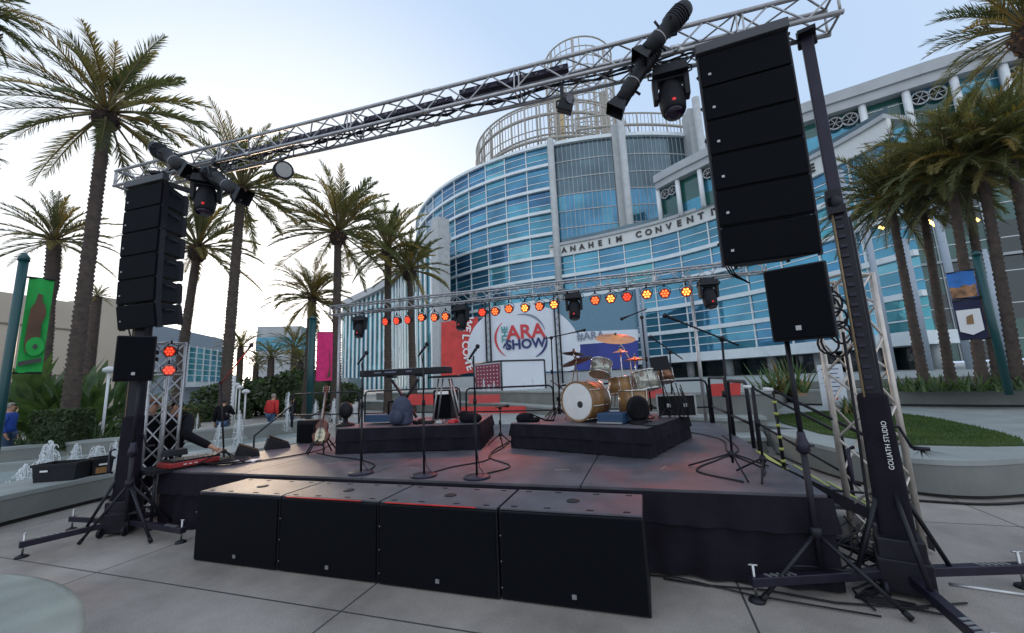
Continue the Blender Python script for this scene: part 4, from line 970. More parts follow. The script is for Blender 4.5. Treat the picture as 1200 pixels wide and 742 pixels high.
# signal cables on the back of the arrays
b=B('cable')
for k in range(3): b.path(smooth([(.82-.02*k,3.62,4.5),(.80-.015*k,3.68,4.2),(.78-.02*k,3.70,3.6),(.80-.01*k,3.70,3.0),(.80-.02*k,3.8,2.5),(.95,3.9,2.35)],4),.006,n=6)
tag(b.build('cable_bundle'),'black cable bundle running down the left side of the right speaker column','cable')
b=B('cable'); b.path([(-6.2,3.5,4.5),(-6.27,3.42,3.9),(-6.3,3.35,3.2),(-6.33,3.3,2.75),(-6.25,3.4,2.3)],.009,n=6); b.path([(-6.15,3.6,4.4),(-6.2,3.5,3.2),(-6.28,3.4,2.2)],.007,n=6)
tag(b.build('hanging_cable'),'thin black cable hanging beside the left speaker column','cable')
# ---------------- pole speakers
def pole_speaker(label,p,rz,w,h,d,badge=0):
    t=thing('loudspeaker',label,'loudspeaker',p); T=Matrix.Rotation(rz,3,'Z'); P=Vector(p)
    vs=[(-w/2,0,0),(w/2,0,0),(w*.36,d,.02),(-w*.36,d,.02),(-w/2,0,h),(w/2,0,h),(w*.36,d,h-.03),(-w*.36,d,h-.03)]
    b=B('black_plastic'); b.add([P+T@Vector(v) for v in vs],[(3,2,1,0),(4,5,6,7),(0,1,5,4),(1,2,6,5),(2,3,7,6),(3,0,4,7)]); b.build('cabinet',t,bevel=.014)
    b=B('grille'); b.box(P+T@Vector((0,-.012,h/2)),(w-.03,.024,h-.03),rz=rz); b.build('grille',t,bevel=.01)
    b=B('badge'); b.box(P+T@Vector((badge,-.028,.09)),(.034,.006,.034),rz=rz); b.build('badge',t)
    for s_ in (-1,1):
        for q in (.5,.66): B('grille').box(P+T@Vector((s_*(w*.435),d*.48,h*q)),(.02,.12,.05),rz=rz-s_*.27).build('side_handle',t,bevel=.005)
    return t
def tripod_stand(label,c,feet,z_hub,z_top,collar,name='speaker_stand',r=.018,m='dark_metal',cat='speaker stand'):
    t=thing(name,label,cat,(c[0],c[1],0)); C_=Vector((c[0],c[1],0))
    b=B(m); b.tube(C_+Vector((0,0,.2)),C_+Vector((0,0,collar)),r*1.25,n=10); b.build('lower_tube',t)
    b=B('cable'); b.tube(C_+Vector((0,0,collar)),C_+Vector((0,0,z_top)),r,n=10); b.build('pole',t)
    b=B('purple_metal'); b.lathe([(r*1.4,0),(r*2.6,.02),(r*2.4,.07),(r*1.6,.12),(r*1.4,.16)],C_+Vector((0,0,collar-.08)),n=14); b.tube(C_+Vector((.02,0,collar-.02)),C_+Vector((.07,-.02,collar-.02)),.009,n=6); b.build('collar',t)
    b=B(m); b.lathe([(r*1.3,-.04),(r*2.2,-.03),(r*2.2,.03),(r*1.3,.04)],C_+Vector((0,0,z_hub)),n=12); b.build('hub',t)
    for f in feet:
        F_=Vector((f[0],f[1],.015)); b=B(m); b.tube(C_+Vector((0,0,z_hub)),F_,r*.85,n=8); lg=b.build('leg',t)
        b=B('cable'); d=(F_-C_-Vector((0,0,z_hub))).normalized(); b.tube(F_-d*.05,F_,r*1.15,n=8); b.build('rubber_foot',lg)
        b=B(m); mid=(C_+Vector((0,0,z_hub))).lerp(F_,.5); b.tube(mid,C_+Vector((0,0,z_hub*.45)),r*.4,n=6); b.build('strut',t)
    return t
tripod_stand('black tripod stand of the right pole speaker, in front of the stage corner',(1.08,3.63),[(.64,3.44),(1.46,3.40),(1.1,4.15)],.42,1.85,1.05)
pole_speaker('large black loudspeaker on a pole at the right, below the hanging column',(1.13,3.42,1.80),R_(-25),.40,.56,.36,-.02)
tripod_stand('black tripod stand of the left pole speaker, before the left mast',(-5.78,3.26),[(-6.17,3.06),(-5.34,3.27),(-5.7,3.75)],.62,1.85,1.0)
pole_speaker('black loudspeaker on a pole at the left, below the left hanging column',(-5.80,3.20,1.79),R_(52),.37,.55,.34)
# ---------------- lights on the rear truss
def make_par(mn,lens):
    t=thing('stage_light','x','stage light',(0,0,0),'row of small lamps on the rear truss')
    b=B('black_plastic'); b.lathe([(.05,.12),(.09,.09),(.105,.0),(.115,-.04),(.122,-.045),(.122,-.055)],(0,0,0),axis=(0,1,0),n=18); b.build('can',t)
    b=B('dark_metal'); b.path([(-.13,0,0),(-.135,0,.10),(-.05,0,.16),(.05,0,.16),(.135,0,.10),(.13,0,0)],.009,n=6); b.tube((0,0,.16),(0,0,.24),.02,n=8); b.build('yoke',t)
    b=B('par_lens'); b.lathe([(.112,0),(.112,.004)],(0,-.056,0),axis=(0,-1,0),n=18); l=b.build('lens',t)
    b=B(lens)
    for k in range(7):
        r=0 if k==0 else .066; a=k*PI/3; b.lathe([(.026,0),(.022,.006)],(r*math.cos(a),-.062,r*math.sin(a)),axis=(0,-1,0),n=9)
    b.build('led',l); return t
pars={'r':make_par('r','led_red'),'o':make_par('o','led_orange'),'a':make_par('a','led_amber')}; used=set()
PL=[(453,377,'r'),(466,376,'r'),(479,375,'r'),(495,372,'o'),(510,372,'o'),(523,371,'o'),(566,366,'r'),(581,365,'o'),(597,362,'o'),(616,361,'a'),(633,359,'o'),(650,357,'a'),(698,352,'o'),(716,350,'a'),(735,348,'r'),(758,345,'a'),(779,344,'o'),(804,342,'a')]
num=['first','second','third','fourth','fifth','sixth','seventh','eighth','ninth','tenth','eleventh','twelfth','thirteenth','fourteenth','fifteenth','sixteenth','seventeenth','eighteenth']
cn={'r':'red','o':'orange red','a':'amber'}
for i,(u,v,c) in enumerate(PL):
    lab='%s of the small lamps on the rear truss from the left, glowing %s'%(num[i],cn[c]); p=aty(u,v,RTY-.16)
    if c not in used: t=pars[c]; used.add(c); t['label']=lab
    else: t=dup(pars[c],lab)
    t.location=p; t.rotation_euler=(R_(10),0,R_(-6+((i*37)%9)-4)); t.scale=(.86,.86,.86)
    ld=bpy.data.lights.new('lamp_beam','SPOT'); ld.energy={'r':42,'o':40,'a':18}[c]; ld.color={'r':(1,.08,.05),'o':(1,.16,.07),'a':(1,.35,.12)}[c]; ld.spot_size=R_(42); ld.spot_blend=.8; ld.shadow_soft_size=.1
    lo=bpy.data.objects.new('lamp_beam',ld); sc.collection.objects.link(lo); lo.parent=t; lo.location=(0,-.09,0); tgt=Vector((p.x*.75-.3,5.1-(i%3)*.5,.7)); 
    lo.rotation_euler=(tgt-p).to_track_quat('-Z','Y').to_euler()
for (x,z,lab) in ((-6.02,2.19,'upper red lamp clamped on the left silver tower'),(-6.04,1.93,'lower red lamp clamped on the left silver tower')):
    t=dup(pars['r'],lab,(x,3.72,z),None,(R_(4 if z>2 else -14),R_(0),R_(28 if z>2 else 62))); t['group']='red lamps on the left tower'; t.scale=(.62,.62,.62)
    for ch in list(t.children):
        if ch.type=='LIGHT': bpy.data.objects.remove(ch)
def make_mover():
    t=thing('moving_head_light','x','stage light',(0,0,0),'moving head lamps')
    b=B('black_plastic'); b.box((0,0,.0),(.36,.26,.11),taper=.9); b.box((0,0,.07),(.2,.16,.04)); b.tube((-.12,0,.06),(-.12,0,.14),.018,n=8); b.tube((.12,0,.06),(.12,0,.14),.018,n=8); b.build('base',t,bevel=.012)
    b=B('black_plastic')
    for s_ in (-1,1): b.box((s_*.155,0,-.17),(.05,.12,.26),taper=1.15); 
    b.box((0,0,-.07),(.3,.12,.03)); b.build('yoke',t,bevel=.01)
    b=B('cab_black'); b.lathe([(.06,-.20),(.11,-.17),(.132,-.07),(.132,.08),(.12,.19),(.10,.23)],(0,0,-.28),axis=(0,-.3,-.95),n=18); h=b.build('head',t)
    b=B('lens'); a=Vector((0,-.3,-.95)).normalized(); b.lathe([(.095,0),(.085,.012),(.04,.02)],Vector((0,0,-.28))+a*.23,axis=a,n=18); b.build('lens',h)
    b=B('lens_red'); b.ball(Vector((.0,-.1,-.28))+a*.13,.035,n=8); b.build('indicator',h)
    b=B('dark_metal')
    for s_ in (-1,1): b.path([(s_*.18,-.05,.03),(s_*.215,-.05,.02),(s_*.215,-.05,-.04),(s_*.18,-.05,-.05)],.009,n=6)
    b.build('carry_handle',t); return t
mv=make_mover()
for i,(u,v,y,sc_,rot,lab,g_) in enumerate(((422,374,RTY-.05,.95,(0,0,.2),'moving head lamp at the far left of the rear truss','r'),(541,362,RTY-.05,1.0,(0,0,-.1),'moving head lamp on the rear truss between two groups of orange lamps','r'),(672,348,RTY-.05,1.0,(0,0,.05),'moving head lamp on the rear truss above the white banner edge','r'),(829,332,RTY-.05,1.0,(0,0,.2),'moving head lamp at the right end of the rear truss lamps','r'),
      (784,88,3.62,.86,(0,0,0),'large moving head lamp hanging from the front truss beside the right speaker column','f'),(243,213,3.52,.92,(0,0,.8),'large moving head lamp hanging from the front truss beside the left speaker column','f'))):
    t=mv if i==0 else dup(mv,lab); t['label']=lab; t.location=aty(u,v,y); t.rotation_euler=rot; t.scale=(sc_,)*3
    t['group']='moving head lamps on the rear truss' if g_=='r' else 'moving head lamps on the front truss'
def profile(label,pa,pb,r=.075,flare=True,hang=None):
    pa=Vector(pa);pb=Vector(pb); d=(pb-pa); L=d.length; d.normalize(); t=thing('profile_spotlight',label,'spotlight',pa)
    b=B('black_plastic'); b.lathe([(r*.6,0),(r*.95,.02),(r*1.1,L*.10),(r*1.15,L*.38),(r*.92,L*.43),(r*.92,L*.60),(r*1.0,L*.62),(r*1.0,L*.74),(r*.9,L*.76),(r*.95,L*.9)],pa,axis=d,n=14); b.build('body',t)
    a,c,_=frame(d); b=B('dark_metal')
    for k in range(5): b.lathe([(r*1.22,0),(r*1.22,.008)],pa+d*(L*(.14+.04*k)),axis=d,n=14)
    b.build('cooling_fin',t)
    for q,(e1,e2) in ((.22,(1,0)),(.52,(-.5,.8)),(.68,(.3,-.9))): p_=pa+d*L*q; B('dark_metal').tube(p_,p_+(a*e1+c*e2)*r*1.75,.012,n=6).build('knob',t)
    b=B('badge'); b.lathe([(r*1.02,0),(r*1.02,.012)],pa+d*L*.6,axis=d,n=14); b.build('lens_ring',t)
    b=B('black_plastic'); e=pa+d*L*.9; f_=r*1.15
    vs=[e+a*sx*r*.8+c*sy*r*.8 for sx,sy in ((-1,-1),(1,-1),(1,1),(-1,1))]+[e+d*L*.14+a*sx*f_+c*sy*f_ for sx,sy in ((-1,-1),(1,-1),(1,1),(-1,1))]
    b.add(vs,[(0,1,5,4),(1,2,6,5),(2,3,7,6),(3,0,4,7)]); b.build('barn_door',t)
    if hang is not None:
        m_=pa+d*L*.4; b=B('dark_metal'); b.path([m_+a*r*1.4,m_+a*r*1.5+(hang-m_)*.5,hang,m_-a*r*1.5+(hang-m_)*.5,m_-a*r*1.4],.010,n=6); b.build('yoke',t)
        b=B('dark_metal'); b.box(hang,(.06,.08,.09)); b.build('clamp',t)
    return t
profile('upper long black profile spotlight crossing the front truss near the right column',aty(806,6,3.42),aty(751,68,3.40),hang=TF(.55,-.12,.12))
profile('lower long black profile spotlight hanging under the front truss near the right column',aty(772,48,3.5),aty(722,128,3.44),r=.07,hang=TF(.35,-.1,-.1))
profile('black profile spotlight above the left hanging column',aty(180,172,3.3),aty(222,202,3.35),r=.085,hang=TF(-5.95,-.12,.1))
profile('black profile spotlight pointing right beside the left moving head lamp',aty(240,200,3.45),aty(285,230,3.4),r=.08,hang=TF(-5.2,-.1,-.12))
t=thing('ribbed_spotlight','small round ribbed spotlight hanging alone from the left third of the front truss','spotlight',aty(332,200,3.55)); c=aty(332,200,3.55)
b=B('black_plastic'); ax=Vector((.75,-.5,-.25)).normalized(); b.lathe([(.05,-.1),(.09,-.08),(.10,.0),(.10,.05)],c,axis=ax,n=16)
for k in range(6): b.lathe([(.112,0),(.112,.007)],c+ax*(-.07+.022*k),axis=ax,n=16)
b.build('body',t); B('badge').lathe([(.088,0),(.088,.004)],c+ax*.05,axis=ax,n=16).build('lens',t)
b=B('dark_metal'); b.path([c+Vector((-.1,0,.0)),c+Vector((-.1,.02,.12)),c+Vector((0,.03,.2))],.01,n=6); b.build('yoke',t)
t=thing('small_spotlight','small black spotlight on a short drop arm under the middle of the front truss','spotlight',aty(662,122,3.55)); c=aty(663,124,3.55)
b=B('black_plastic'); b.box(c,(.15,.13,.12),mx=Euler((.3,.35,.3)).to_matrix(),taper=.85); b.build('body',t,bevel=.01)
b=B('dark_metal'); b.box(c+Vector((-.03,.02,.13)),(.035,.04,.2)); b.path([c+Vector((-.09,0,0)),c+Vector((-.09,.02,.08)),c+Vector((-.03,.02,.1))],.009,n=6); b.build('drop_arm',t)
b=B('lens'); b.lathe([(.05,0),(.045,.01)],c+Vector((.055,-.05,.02)),axis=(.5,-.8,-.2),n=12); b.build('lens',t)
# led bars lying in the front truss
for i,(x0,x1,dy,dz,lab) in enumerate(((-5.3,-4.2,-.02,-.02,'dark lamp bar in the left part of the front truss'),(-4.1,-3.0,-.02,.0,'second dark lamp bar from the left in the front truss'),(-2.9,-1.75,-.02,.02,'third dark lamp bar from the left in the front truss'),(-1.65,-.45,-.04,.05,'dark lamp bar at the right middle of the front truss, with round lenses'))):
    a=TF(x0,dy,dz);c=TF(x1,dy,dz); t=thing('lamp_bar',lab,'light bar',a,'dark lamp bars inside the front truss'); m_=(a+c)/2
    b=B('purple_metal'); b.box(m_,((c-a).length,.07,.065),mx=Euler((0,math.atan2(a.z-c.z,c.x-a.x),math.atan2(c.y-a.y,c.x-a.x))).to_matrix()); b.build('housing',t,bevel=.006)
    for k in range(9): q=a.lerp(c,(k+.5)/9)+Vector((0,-.038,-.0)); B('lens').lathe([(.022,0),(.02,.006)],q,axis=(0,-1,-.1),n=10).build('lens',t)
rc_=random.Random(3)
for nm,f0,x0,x1,lab in (('cable_run',TF,-6.9,1.6,'black cables running along the front truss in loose loops'),('cable_run',RT,-7.5,2.2,'black cables running along the rear truss with small loops')):
    b=B('cable')
    for k in range(3):
        pts=[];x=x0
        while x<x1: pts.append(f0(x,rc_.uniform(-.06,.06),-TS/2+.03+rc_.uniform(-.02,.03)));x+=.28
        b.path(pts,.011,n=5)
    for k in range(16):
        x=rc_.uniform(x0,x1-.5); wd=rc_.uniform(.2,.5); s_=rc_.uniform(.08,.2); b.path([f0(x+wd*q/6,-.1,-TS/2-s_*math.sin(PI*q/6)) for q in range(7)],.007,n=5)
    tag(b.build(nm),lab,'cable')
b=B('cable'); 
for k in range(9):
    c=Vector((1.66+rc_.uniform(-.06,.06),4.35+rc_.uniform(-.08,.1),2.05+rc_.uniform(-.3,.3))); r_=rc_.uniform(.07,.15)
    b.path([c+Vector((r_*math.cos(q*PI/6)*.9,rc_.uniform(-.01,.01),r_*math.sin(q*PI/6)*1.1)) for q in range(13)],.010,n=5)
b.path([(1.6,4.3,2.1),(1.5,3.9,1.95),(1.35,3.75,1.95)],.01,n=5); b.path([(1.72,4.3,1.9),(1.7,4.3,1.0),(1.68,4.3,.3),(1.5,4.1,.05)],.012,n=5)
tag(b.build('cable_coils'),'tangle of coiled black cables hung on the right silver tower','cable')
b=B('cable')
for k in range(7):
    pts=[Vector((1.5+.1*k*.5,4.3,.35-.03*k))]
    for q in range(6): pts.append(Vector((1.35+rc_.uniform(-.1,.35),4.15-.12*q+rc_.uniform(-.08,.08),max(.015,.22-.06*q))))
    b.path(smooth(pts,3),.008,n=5)
b.path([(0.0,3.62,.014),(.3,3.58,.014),(.7,3.6,.014),(1.1,3.52,.014),(1.5,3.55,.014),(1.9,3.7,.014)],.007,n=5); b.path([(-.4,3.64,.014),(.1,3.66,.014),(.6,3.5,.014),(1.3,3.4,.014)],.006,n=5)
tag(b.build('floor_cables'),'black cables lying on the paving at the foot of the right mast','cable')
b=B('cable'); b.path(smooth([(2.75,6.2,.016),(3.05,6.14,.016),(3.5,6.12,.016),(4.1,6.33,.016),(5.2,6.75,.016),(7,7.4,.016)],5),.014,n=6); tag(b.build('thick_cable'),'thick black cable on the paving along the foot of the curved seat wall','cable')
b=B('steel'); b.tube((1.85,3.75,.1),(2.25,3.7,.09),.012,n=7); tag(b.build('steel_rod'),'short steel rod lying beside the right mast foot','rod')
# ---------------- guard rails
def rail(label,pts,zt=1.5,z0=DZ,r=.02,mids=(.36,),m='dark_metal',rnd_=True):
    P=[Vector((p[0],p[1],0)) for p in pts]; t=thing('guard_rail',label,'railing',(P[0].x,P[0].y,z0)); a,c=P[0],P[-1]; d=(c-a).normalized()*.09; up=Vector((0,0,1))
    b=B(m); b.path([a+up*z0,a+up*(zt-.10),a+d*.3+up*(zt-.03),a+d+up*zt,c-d+up*zt,c-d*.3+up*(zt-.03),c+up*(zt-.10),c+up*z0],r,n=8); b.build('outer_tube',t)
    for f in mids: b=B(m); b.tube(a+up*(z0+(zt-z0)*f),c+up*(z0+(zt-z0)*f),r*.8,n=7); b.build('mid_tube',t)
    return t
Y2=8.5
xr=lambda u: aty(u,458,Y2).x
rail('rear stage rail left of the keyboard player position, behind the guitar',[(xr(343),Y2),(xr(421),Y2)])
rail('rear stage rail behind the keyboard',[(xr(428),Y2),(xr(539),Y2)])
rail('rear stage rail between the two risers',[(xr(546),Y2),(xr(648),Y2)],zt=1.47)
rail('rear stage rail behind the drum kit',[(xr(655),Y2),(xr(742),Y2)],zt=1.46)
rail('rear stage rail behind the road case at the right',[(xr(748),Y2),(xr(829),Y2)],zt=1.46)
rail('short side rail at the rear right stage corner',[(1.16,8.5),(1.18,7.0)],zt=1.5,r=.024)
rail('side rail on the right stage edge just above the stairs',[(1.19,6.85),(1.2,5.75)],zt=1.46,r=.024)
t=thing('stair_handrail','sloping black handrail of the left stage stairs behind the guitar','handrail',(-6.3,7,0)); b=B('dark_metal'); a=aty(343.5,474,8.3);c=aty(298,511,6.9); b.path([a,c,(c.x,c.y,c.z-.25)],.02,n=8); b.tube(a,(a.x,a.y,.66),.02,n=8); b.build('rail_tube',t)
t=thing('stair_handrail','second sloping black handrail between guitar and left keyboard riser end','handrail',(-5,7,0)); b=B('dark_metal'); a=aty(388,474,8.3);c=aty(358,492,7.4); b.path([a,c],.018,n=8); b.build('rail_tube',t)
# ---------------- stairs
t=thing('stage_stairs','black metal stairs with yellow nosings at the right side of the stage','stairs',(1.7,5.0,0))
for k in range(3):
    z=.50-.17*k; x=1.24+.30*k; b=B('deck'); b.box((x+.15,5.05,z),(.29,.92,.03)); tr_=b.build('tread',t); b=B('yellow_tape'); b.box((x+.285,5.05,z+.017),(.022,.92,.006)); b.build('yellow_nosing',tr_)
for y in (4.58,5.52):
    b=B('dark_metal'); b.add([(1.22,y-.02,.55),(2.2,y-.02,.02),(2.2,y-.02,.12),(1.22,y-.02,.66),(1.22,y+.02,.55),(2.2,y+.02,.02),(2.2,y+.02,.12),(1.22,y+.02,.66)],[(0,1,2,3),(7,6,5,4),(0,4,5,1),(1,5,6,2),(2,6,7,3)]); b.build('stringer',t)
b=B('dark_metal'); b.path([(1.19,4.6,.66),(1.19,4.6,1.40),(1.95,4.62,.92),(1.97,4.62,.10)],.019,n=8); hr=b.build('handrail',t)
for k in range(6): B('yellow_tape').tube((1.19,4.6,.72+.11*k),(1.19,4.6,.745+.11*k),.0205,n=8).build('warning_tape',hr)
b=B('dark_metal'); b.path([(1.2,5.5,.66),(1.2,5.5,1.40),(2.02,5.5,.86),(2.04,5.5,.05)],.019,n=8); b.build('handrail',t)
b=B('dark_metal'); b.tube((1.22,5.5,.98),(2.02,5.5,.42),.014,n=6); b.tube((1.95,4.62,.45),(1.22,4.6,.5),.012,n=6); b.build('lower_rail',t)
b=B('sign_white'); b.tube((1.12,5.5,1.41),(1.2,5.5,1.40),.02,n=7); b.tube((1.11,4.6,1.41),(1.19,4.6,1.40),.02,n=7); b.build('white_grip',t)
# ---------------- mic stands
def mic(b,p,d,L=.16):
    d=Vector(d).normalized(); b.tube(p-d*L*.6,p+d*L*.25,.010,m='cable',n=8,r1=.016); b.ball(p+d*L*.42,.026,m='dark_metal',n=8)
def round_stand(label,u,v,top_uv):
    p=atz(u,v,DZ); tp=aty(top_uv[0],top_uv[1],p.y); t=thing('microphone_stand',label,'microphone stand',(p.x,p.y,DZ),'straight microphone stands at the stage front')
    B('purple_metal').lathe([(.135,0),(.135,.012),(.12,.02),(.02,.028)],(p.x,p.y,DZ+.002),n=24).build('base',t)
    b=B('cable'); b.tube((p.x,p.y,DZ),(p.x,p.y,DZ+.75),.012,n=8); b.tube((p.x,p.y,DZ+.75),(p.x,p.y,tp.z-.08),.009,n=8); b.lathe([(.018,0),(.018,.06)],(p.x,p.y,DZ+.72),n=10); b.build('pole',t)
    b=B('cable'); mic(b,Vector((p.x+.015,p.y-.02,tp.z-.04)),(.45,.3,.75)); b.build('microphone',t)
    b=B('cable'); b.path([(p.x-.02,p.y,tp.z-.1),(p.x+.03,p.y-.02,tp.z-.4),(p.x-.02,p.y-.02,DZ+.5),(p.x+.03,p.y,DZ+.1),(p.x+.06,p.y+.04,DZ+.03)],.004,n=5); b.build('cord',t)
round_stand('straight microphone stand at the stage front, left of the keyboard',423,555,(430,415))
round_stand('straight microphone stand at the stage front, before the middle of the keyboard riser',497,558,(499,405))
round_stand('straight microphone stand at the stage front, nearest the display booth',559,560,(556,408))
def boom_stand(label,foot,zb,top,boomA,boomB,y,R=.3,name='microphone_stand',reds=False,mics=True,ph=.3,g_='boom microphone stands'):
    p=atz(foot[0],foot[1],zb); y=y or p.y; tp=aty(top[0],top[1],p.y); t=thing(name,label,'microphone stand',(p.x,p.y,zb),g_)
    b=B('cable'); b.tube((p.x,p.y,zb+.08),(tp.x,tp.y,tp.z),.011,n=8); b.lathe([(.02,0),(.02,.06)],(p.x,p.y,zb+(tp.z-zb)*.55),n=8); b.build('pole',t)
    for k in range(3):
        a=ph+k*2*PI/3; b=B('cable'); b.path([(p.x,p.y,zb+.17),(p.x+R*math.cos(a),p.y+R*math.sin(a),zb+.012)],.009,n=6); b.build('leg',t)
    b=B('dark_metal'); b.lathe([(.025,0),(.03,.03),(.02,.06)],(p.x,p.y,zb+.13),n=10); b.build('hub',t)
    if boomA:
        A_=aty(boomA[0],boomA[1],p.y-.05);C_=aty(boomB[0],boomB[1],p.y-.25); b=B('red_paint' if reds else 'cable'); b.tube(A_,C_,.009,n=7); b.ball(tp,.03,m='dark_metal',n=8); b.build('boom',t)
        if mics: b=B('cable'); mic(b,C_,(C_-A_)); b.build('microphone',t)
    return t
boom_stand('microphone stand with a long boom at the right front stage corner',(860,553),DZ,(846,397),(866,405),(787,373),None,.42,ph=.6)
boom_stand('low tripod stand behind the boom stand at the right stage edge',(897,560),DZ,(882,452),None,None,None,.28,ph=.2)
boom_stand('microphone stand with a red boom at the left stage corner',(262,543),DZ,(259,448),(259,450),(292,408),None,.34,reds=True,ph=.1)
boom_stand('overhead microphone stand left of the bass drum',(650,491),RZ,(646,396),(638,397),(680,388),None,.26)
boom_stand('tall overhead microphone stand right of the cymbals',(764,489),RZ,(752,372),(758,362),(733,372),None,.26)
boom_stand('short boom stand beside the black music stand',(789,488),RZ,(785,413),(800,421),(767,398),None,.24)
boom_stand('low stand with a microphone aimed into the bass drum',(655,492),RZ,(655,452),(645,446),(683,472),None,.2)
boom_stand('small stand with a short cross bar between the two risers',(587,522),DZ,(586,478),(580,478),(592,476),None,.2,ph=1.0)
b=B('cable'); c=atz(262,543,DZ)
for k in range(9):
    r_=.12+.016*k; b.path([(c.x+.04+r_*1.2*math.cos(q*PI/8),c.y+.02+r_*math.sin(q*PI/8),DZ+.01+.004*k) for q in range(17)],.007,n=5)
tag(b.build('coiled_cable'),'coil of cable around the foot of the left boom stand','cable')
b=B('cable'); b.path(smooth([(.3,7.4,DZ+.01),(.7,7.0,DZ+.01),(.95,6.3,DZ+.01),(.85,5.4,DZ+.01),(1.0,4.6,DZ+.01),(.93,4.25,DZ+.01)],4),.008,n=5); tag(b.build('floor_cable'),'black cable looping at the right stage edge to the boom stand','cable')
for i,(x,y,a_,lab) in enumerate(((-3.9,4.35,.3,'strip of pale tape on the deck left of the first microphone stand'),(-2.6,4.2,-.4,'strip of pale tape on the deck between the first two microphone stands'),(-.9,4.3,.2,'strip of pale tape on the deck right of the third microphone stand'),(.1,4.5,1.2,'strip of pale tape on the deck below the drum riser'))):
    b=B('badge'); b.box((x,y,DZ+.003),(.16,.022,.003),rz=a_); tag(b.build('floor_tape'),lab,'tape')
for i,(pts,lab) in enumerate((([(-3.06,3.95),(-3.2,4.3),(-3.7,4.6),(-4.2,4.75),(-4.75,5.0)],'black cable running from the first microphone stand towards the guitar'),([(-2.27,3.95),(-2.15,4.3),(-1.9,4.7),(-2.05,5.3),(-2.1,6.2)],'black cable running back between the two risers'),([(-1.68,3.95),(-1.5,4.4),(-1.95,4.9),(-2.0,5.6),(-2.15,6.6)],'second black cable running back between the two risers'),([(-5.3,4.1),(-5.0,4.6),(-4.9,5.2),(-5.3,6.1),(-5.2,7.0)],'black cable running back along the left stage side'),([(.72,4.0),(.4,4.4),(.7,5.0),(1.0,5.6),(1.02,6.8)],'black cable running back along the right stage side'))):
    b=B('cable'); b.path(smooth([(x,y,DZ+.009) for x,y in pts],6),.008,n=5); tag(b.build('floor_cable'),lab,'cable')
# ---------------- keyboard riser gear
ky=5.75
a=aty(431,436,ky);c=aty(524,436,ky); kc=(a+c)/2; kz=kc.z
t=thing('keyboard','long black stage keyboard on a crossed stand','keyboard',(kc.x,kc.y,kz)); ang=.12
b=B('black_plastic'); b.box((kc.x,kc.y,kz),((c.x-a.x),.30,.105),rz=ang); b.build('keyboard_body',t,bevel=.012)
b=B('paper'); b.box((kc.x,kc.y+.08,kz+.055),((c.x-a.x)*.9,.12,.012),rz=ang); b.build('white_keys',t)
fr=Vector((math.sin(ang),-math.cos(ang),0)); ur=Vector((math.cos(ang),math.sin(ang),0))
b=B('sign_grey'); 
for (o_,w_) in ((-.42,.12),(-.2,.2),(.12,.1)):
    q=Vector((kc.x,kc.y,kz+.005))+fr*.152+ur*o_; b.box(q,(w_,.004,.016),rz=ang)
b.build('rear_marking',t)
t=thing('keyboard_stand','black crossed stand beneath the long keyboard','keyboard stand',(kc.x,kc.y,KZ))
for s_ in (-1,1):
    b=B('dark_metal'); b.box((kc.x-.02,kc.y+.03*s_,(kz-.05+KZ)/2),(.035,.03,.74),mx=Euler((0,s_*.62,ang)).to_matrix()); b.build('cross_bar',t)
for s_ in (-1,1):
    for z in (KZ+.03,kz-.07): b=B('dark_metal'); b.box((kc.x+s_*.26-.02,kc.y,z),(.035,.38,.03),rz=ang); b.build('foot_bar',t)
# white legged stand with black top and an amp behind
sy=5.95; p=lambda u,v,y=sy: aty(u,v,y)
t=thing('laptop_stand','small stand with four pale splayed legs and a black top on the keyboard riser','stand',p(525,490))
a=p(507,442);c=p(536,441); m_=(a+c)/2; b=B('black_plastic'); b.box(m_,((c.x-a.x)+.02,.3,.03)); b.build('stand_top',t,bevel=.006)
for (u0,u1,dy) in ((514,507,-.12),(519,513,.12),(529,541,-.12),(526,536,.12)):
    b=B('badge'); q0=p(u0,444,sy+dy*.7);q1=p(u1,487,sy+dy*1.6); q1.z=KZ+.01; b.tube(q0,q1,.014,n=7); b.build('leg',t)
t=thing('guitar_amplifier','black guitar amplifier with metal knobs under the pale legged stand','amplifier',(m_.x,sy+.35,KZ)); a=p(511,490,sy+.3);c=p(527,490,sy+.3); b=B('black_plastic'); b.box(((a.x+c.x)/2,sy+.42,KZ+.24),(c.x-a.x+.1,.26,.48)); b.build('cabinet',t,bevel=.015); b=B('grille'); b.box(((a.x+c.x)/2,sy+.28,KZ+.21),(c.x-a.x+.04,.02,.36)); b.build('grille',t)
b=B('chrome'); b.box(((a.x+c.x)/2,sy+.275,KZ+.43),(c.x-a.x,.01,.05)); b.build('control_panel',t)
# backpack
q=p(471,493,5.35); t=thing('backpack','dark blue grey backpack leaning on the keyboard riser front','backpack',(q.x,q.y,KZ))
b=B('bag_blue'); b.ball((q.x,q.y,KZ+.21),.2,n=16,sq=(.85,.62,1.08)); b.box((q.x,q.y,KZ+.10),(.30,.2,.19)); b.build('bag_body',t,bevel=.04); b=B('bag_blue'); b.ball((q.x-.02,q.y-.13,KZ+.13),.12,n=12,sq=(1,.5,.9)); b.build('front_pocket',t)
b=B('jacket_black'); b.path([(q.x-.1,q.y+.05,KZ+.36),(q.x-.22,q.y-.02,KZ+.34),(q.x-.2,q.y-.05,KZ+.16)],.018,n=6); b.path([(q.x+.0,q.y+.05,KZ+.4),(q.x+.03,q.y,KZ+.46),(q.x+.08,q.y+.05,KZ+.40)],.01,n=6); b.build('strap',t)
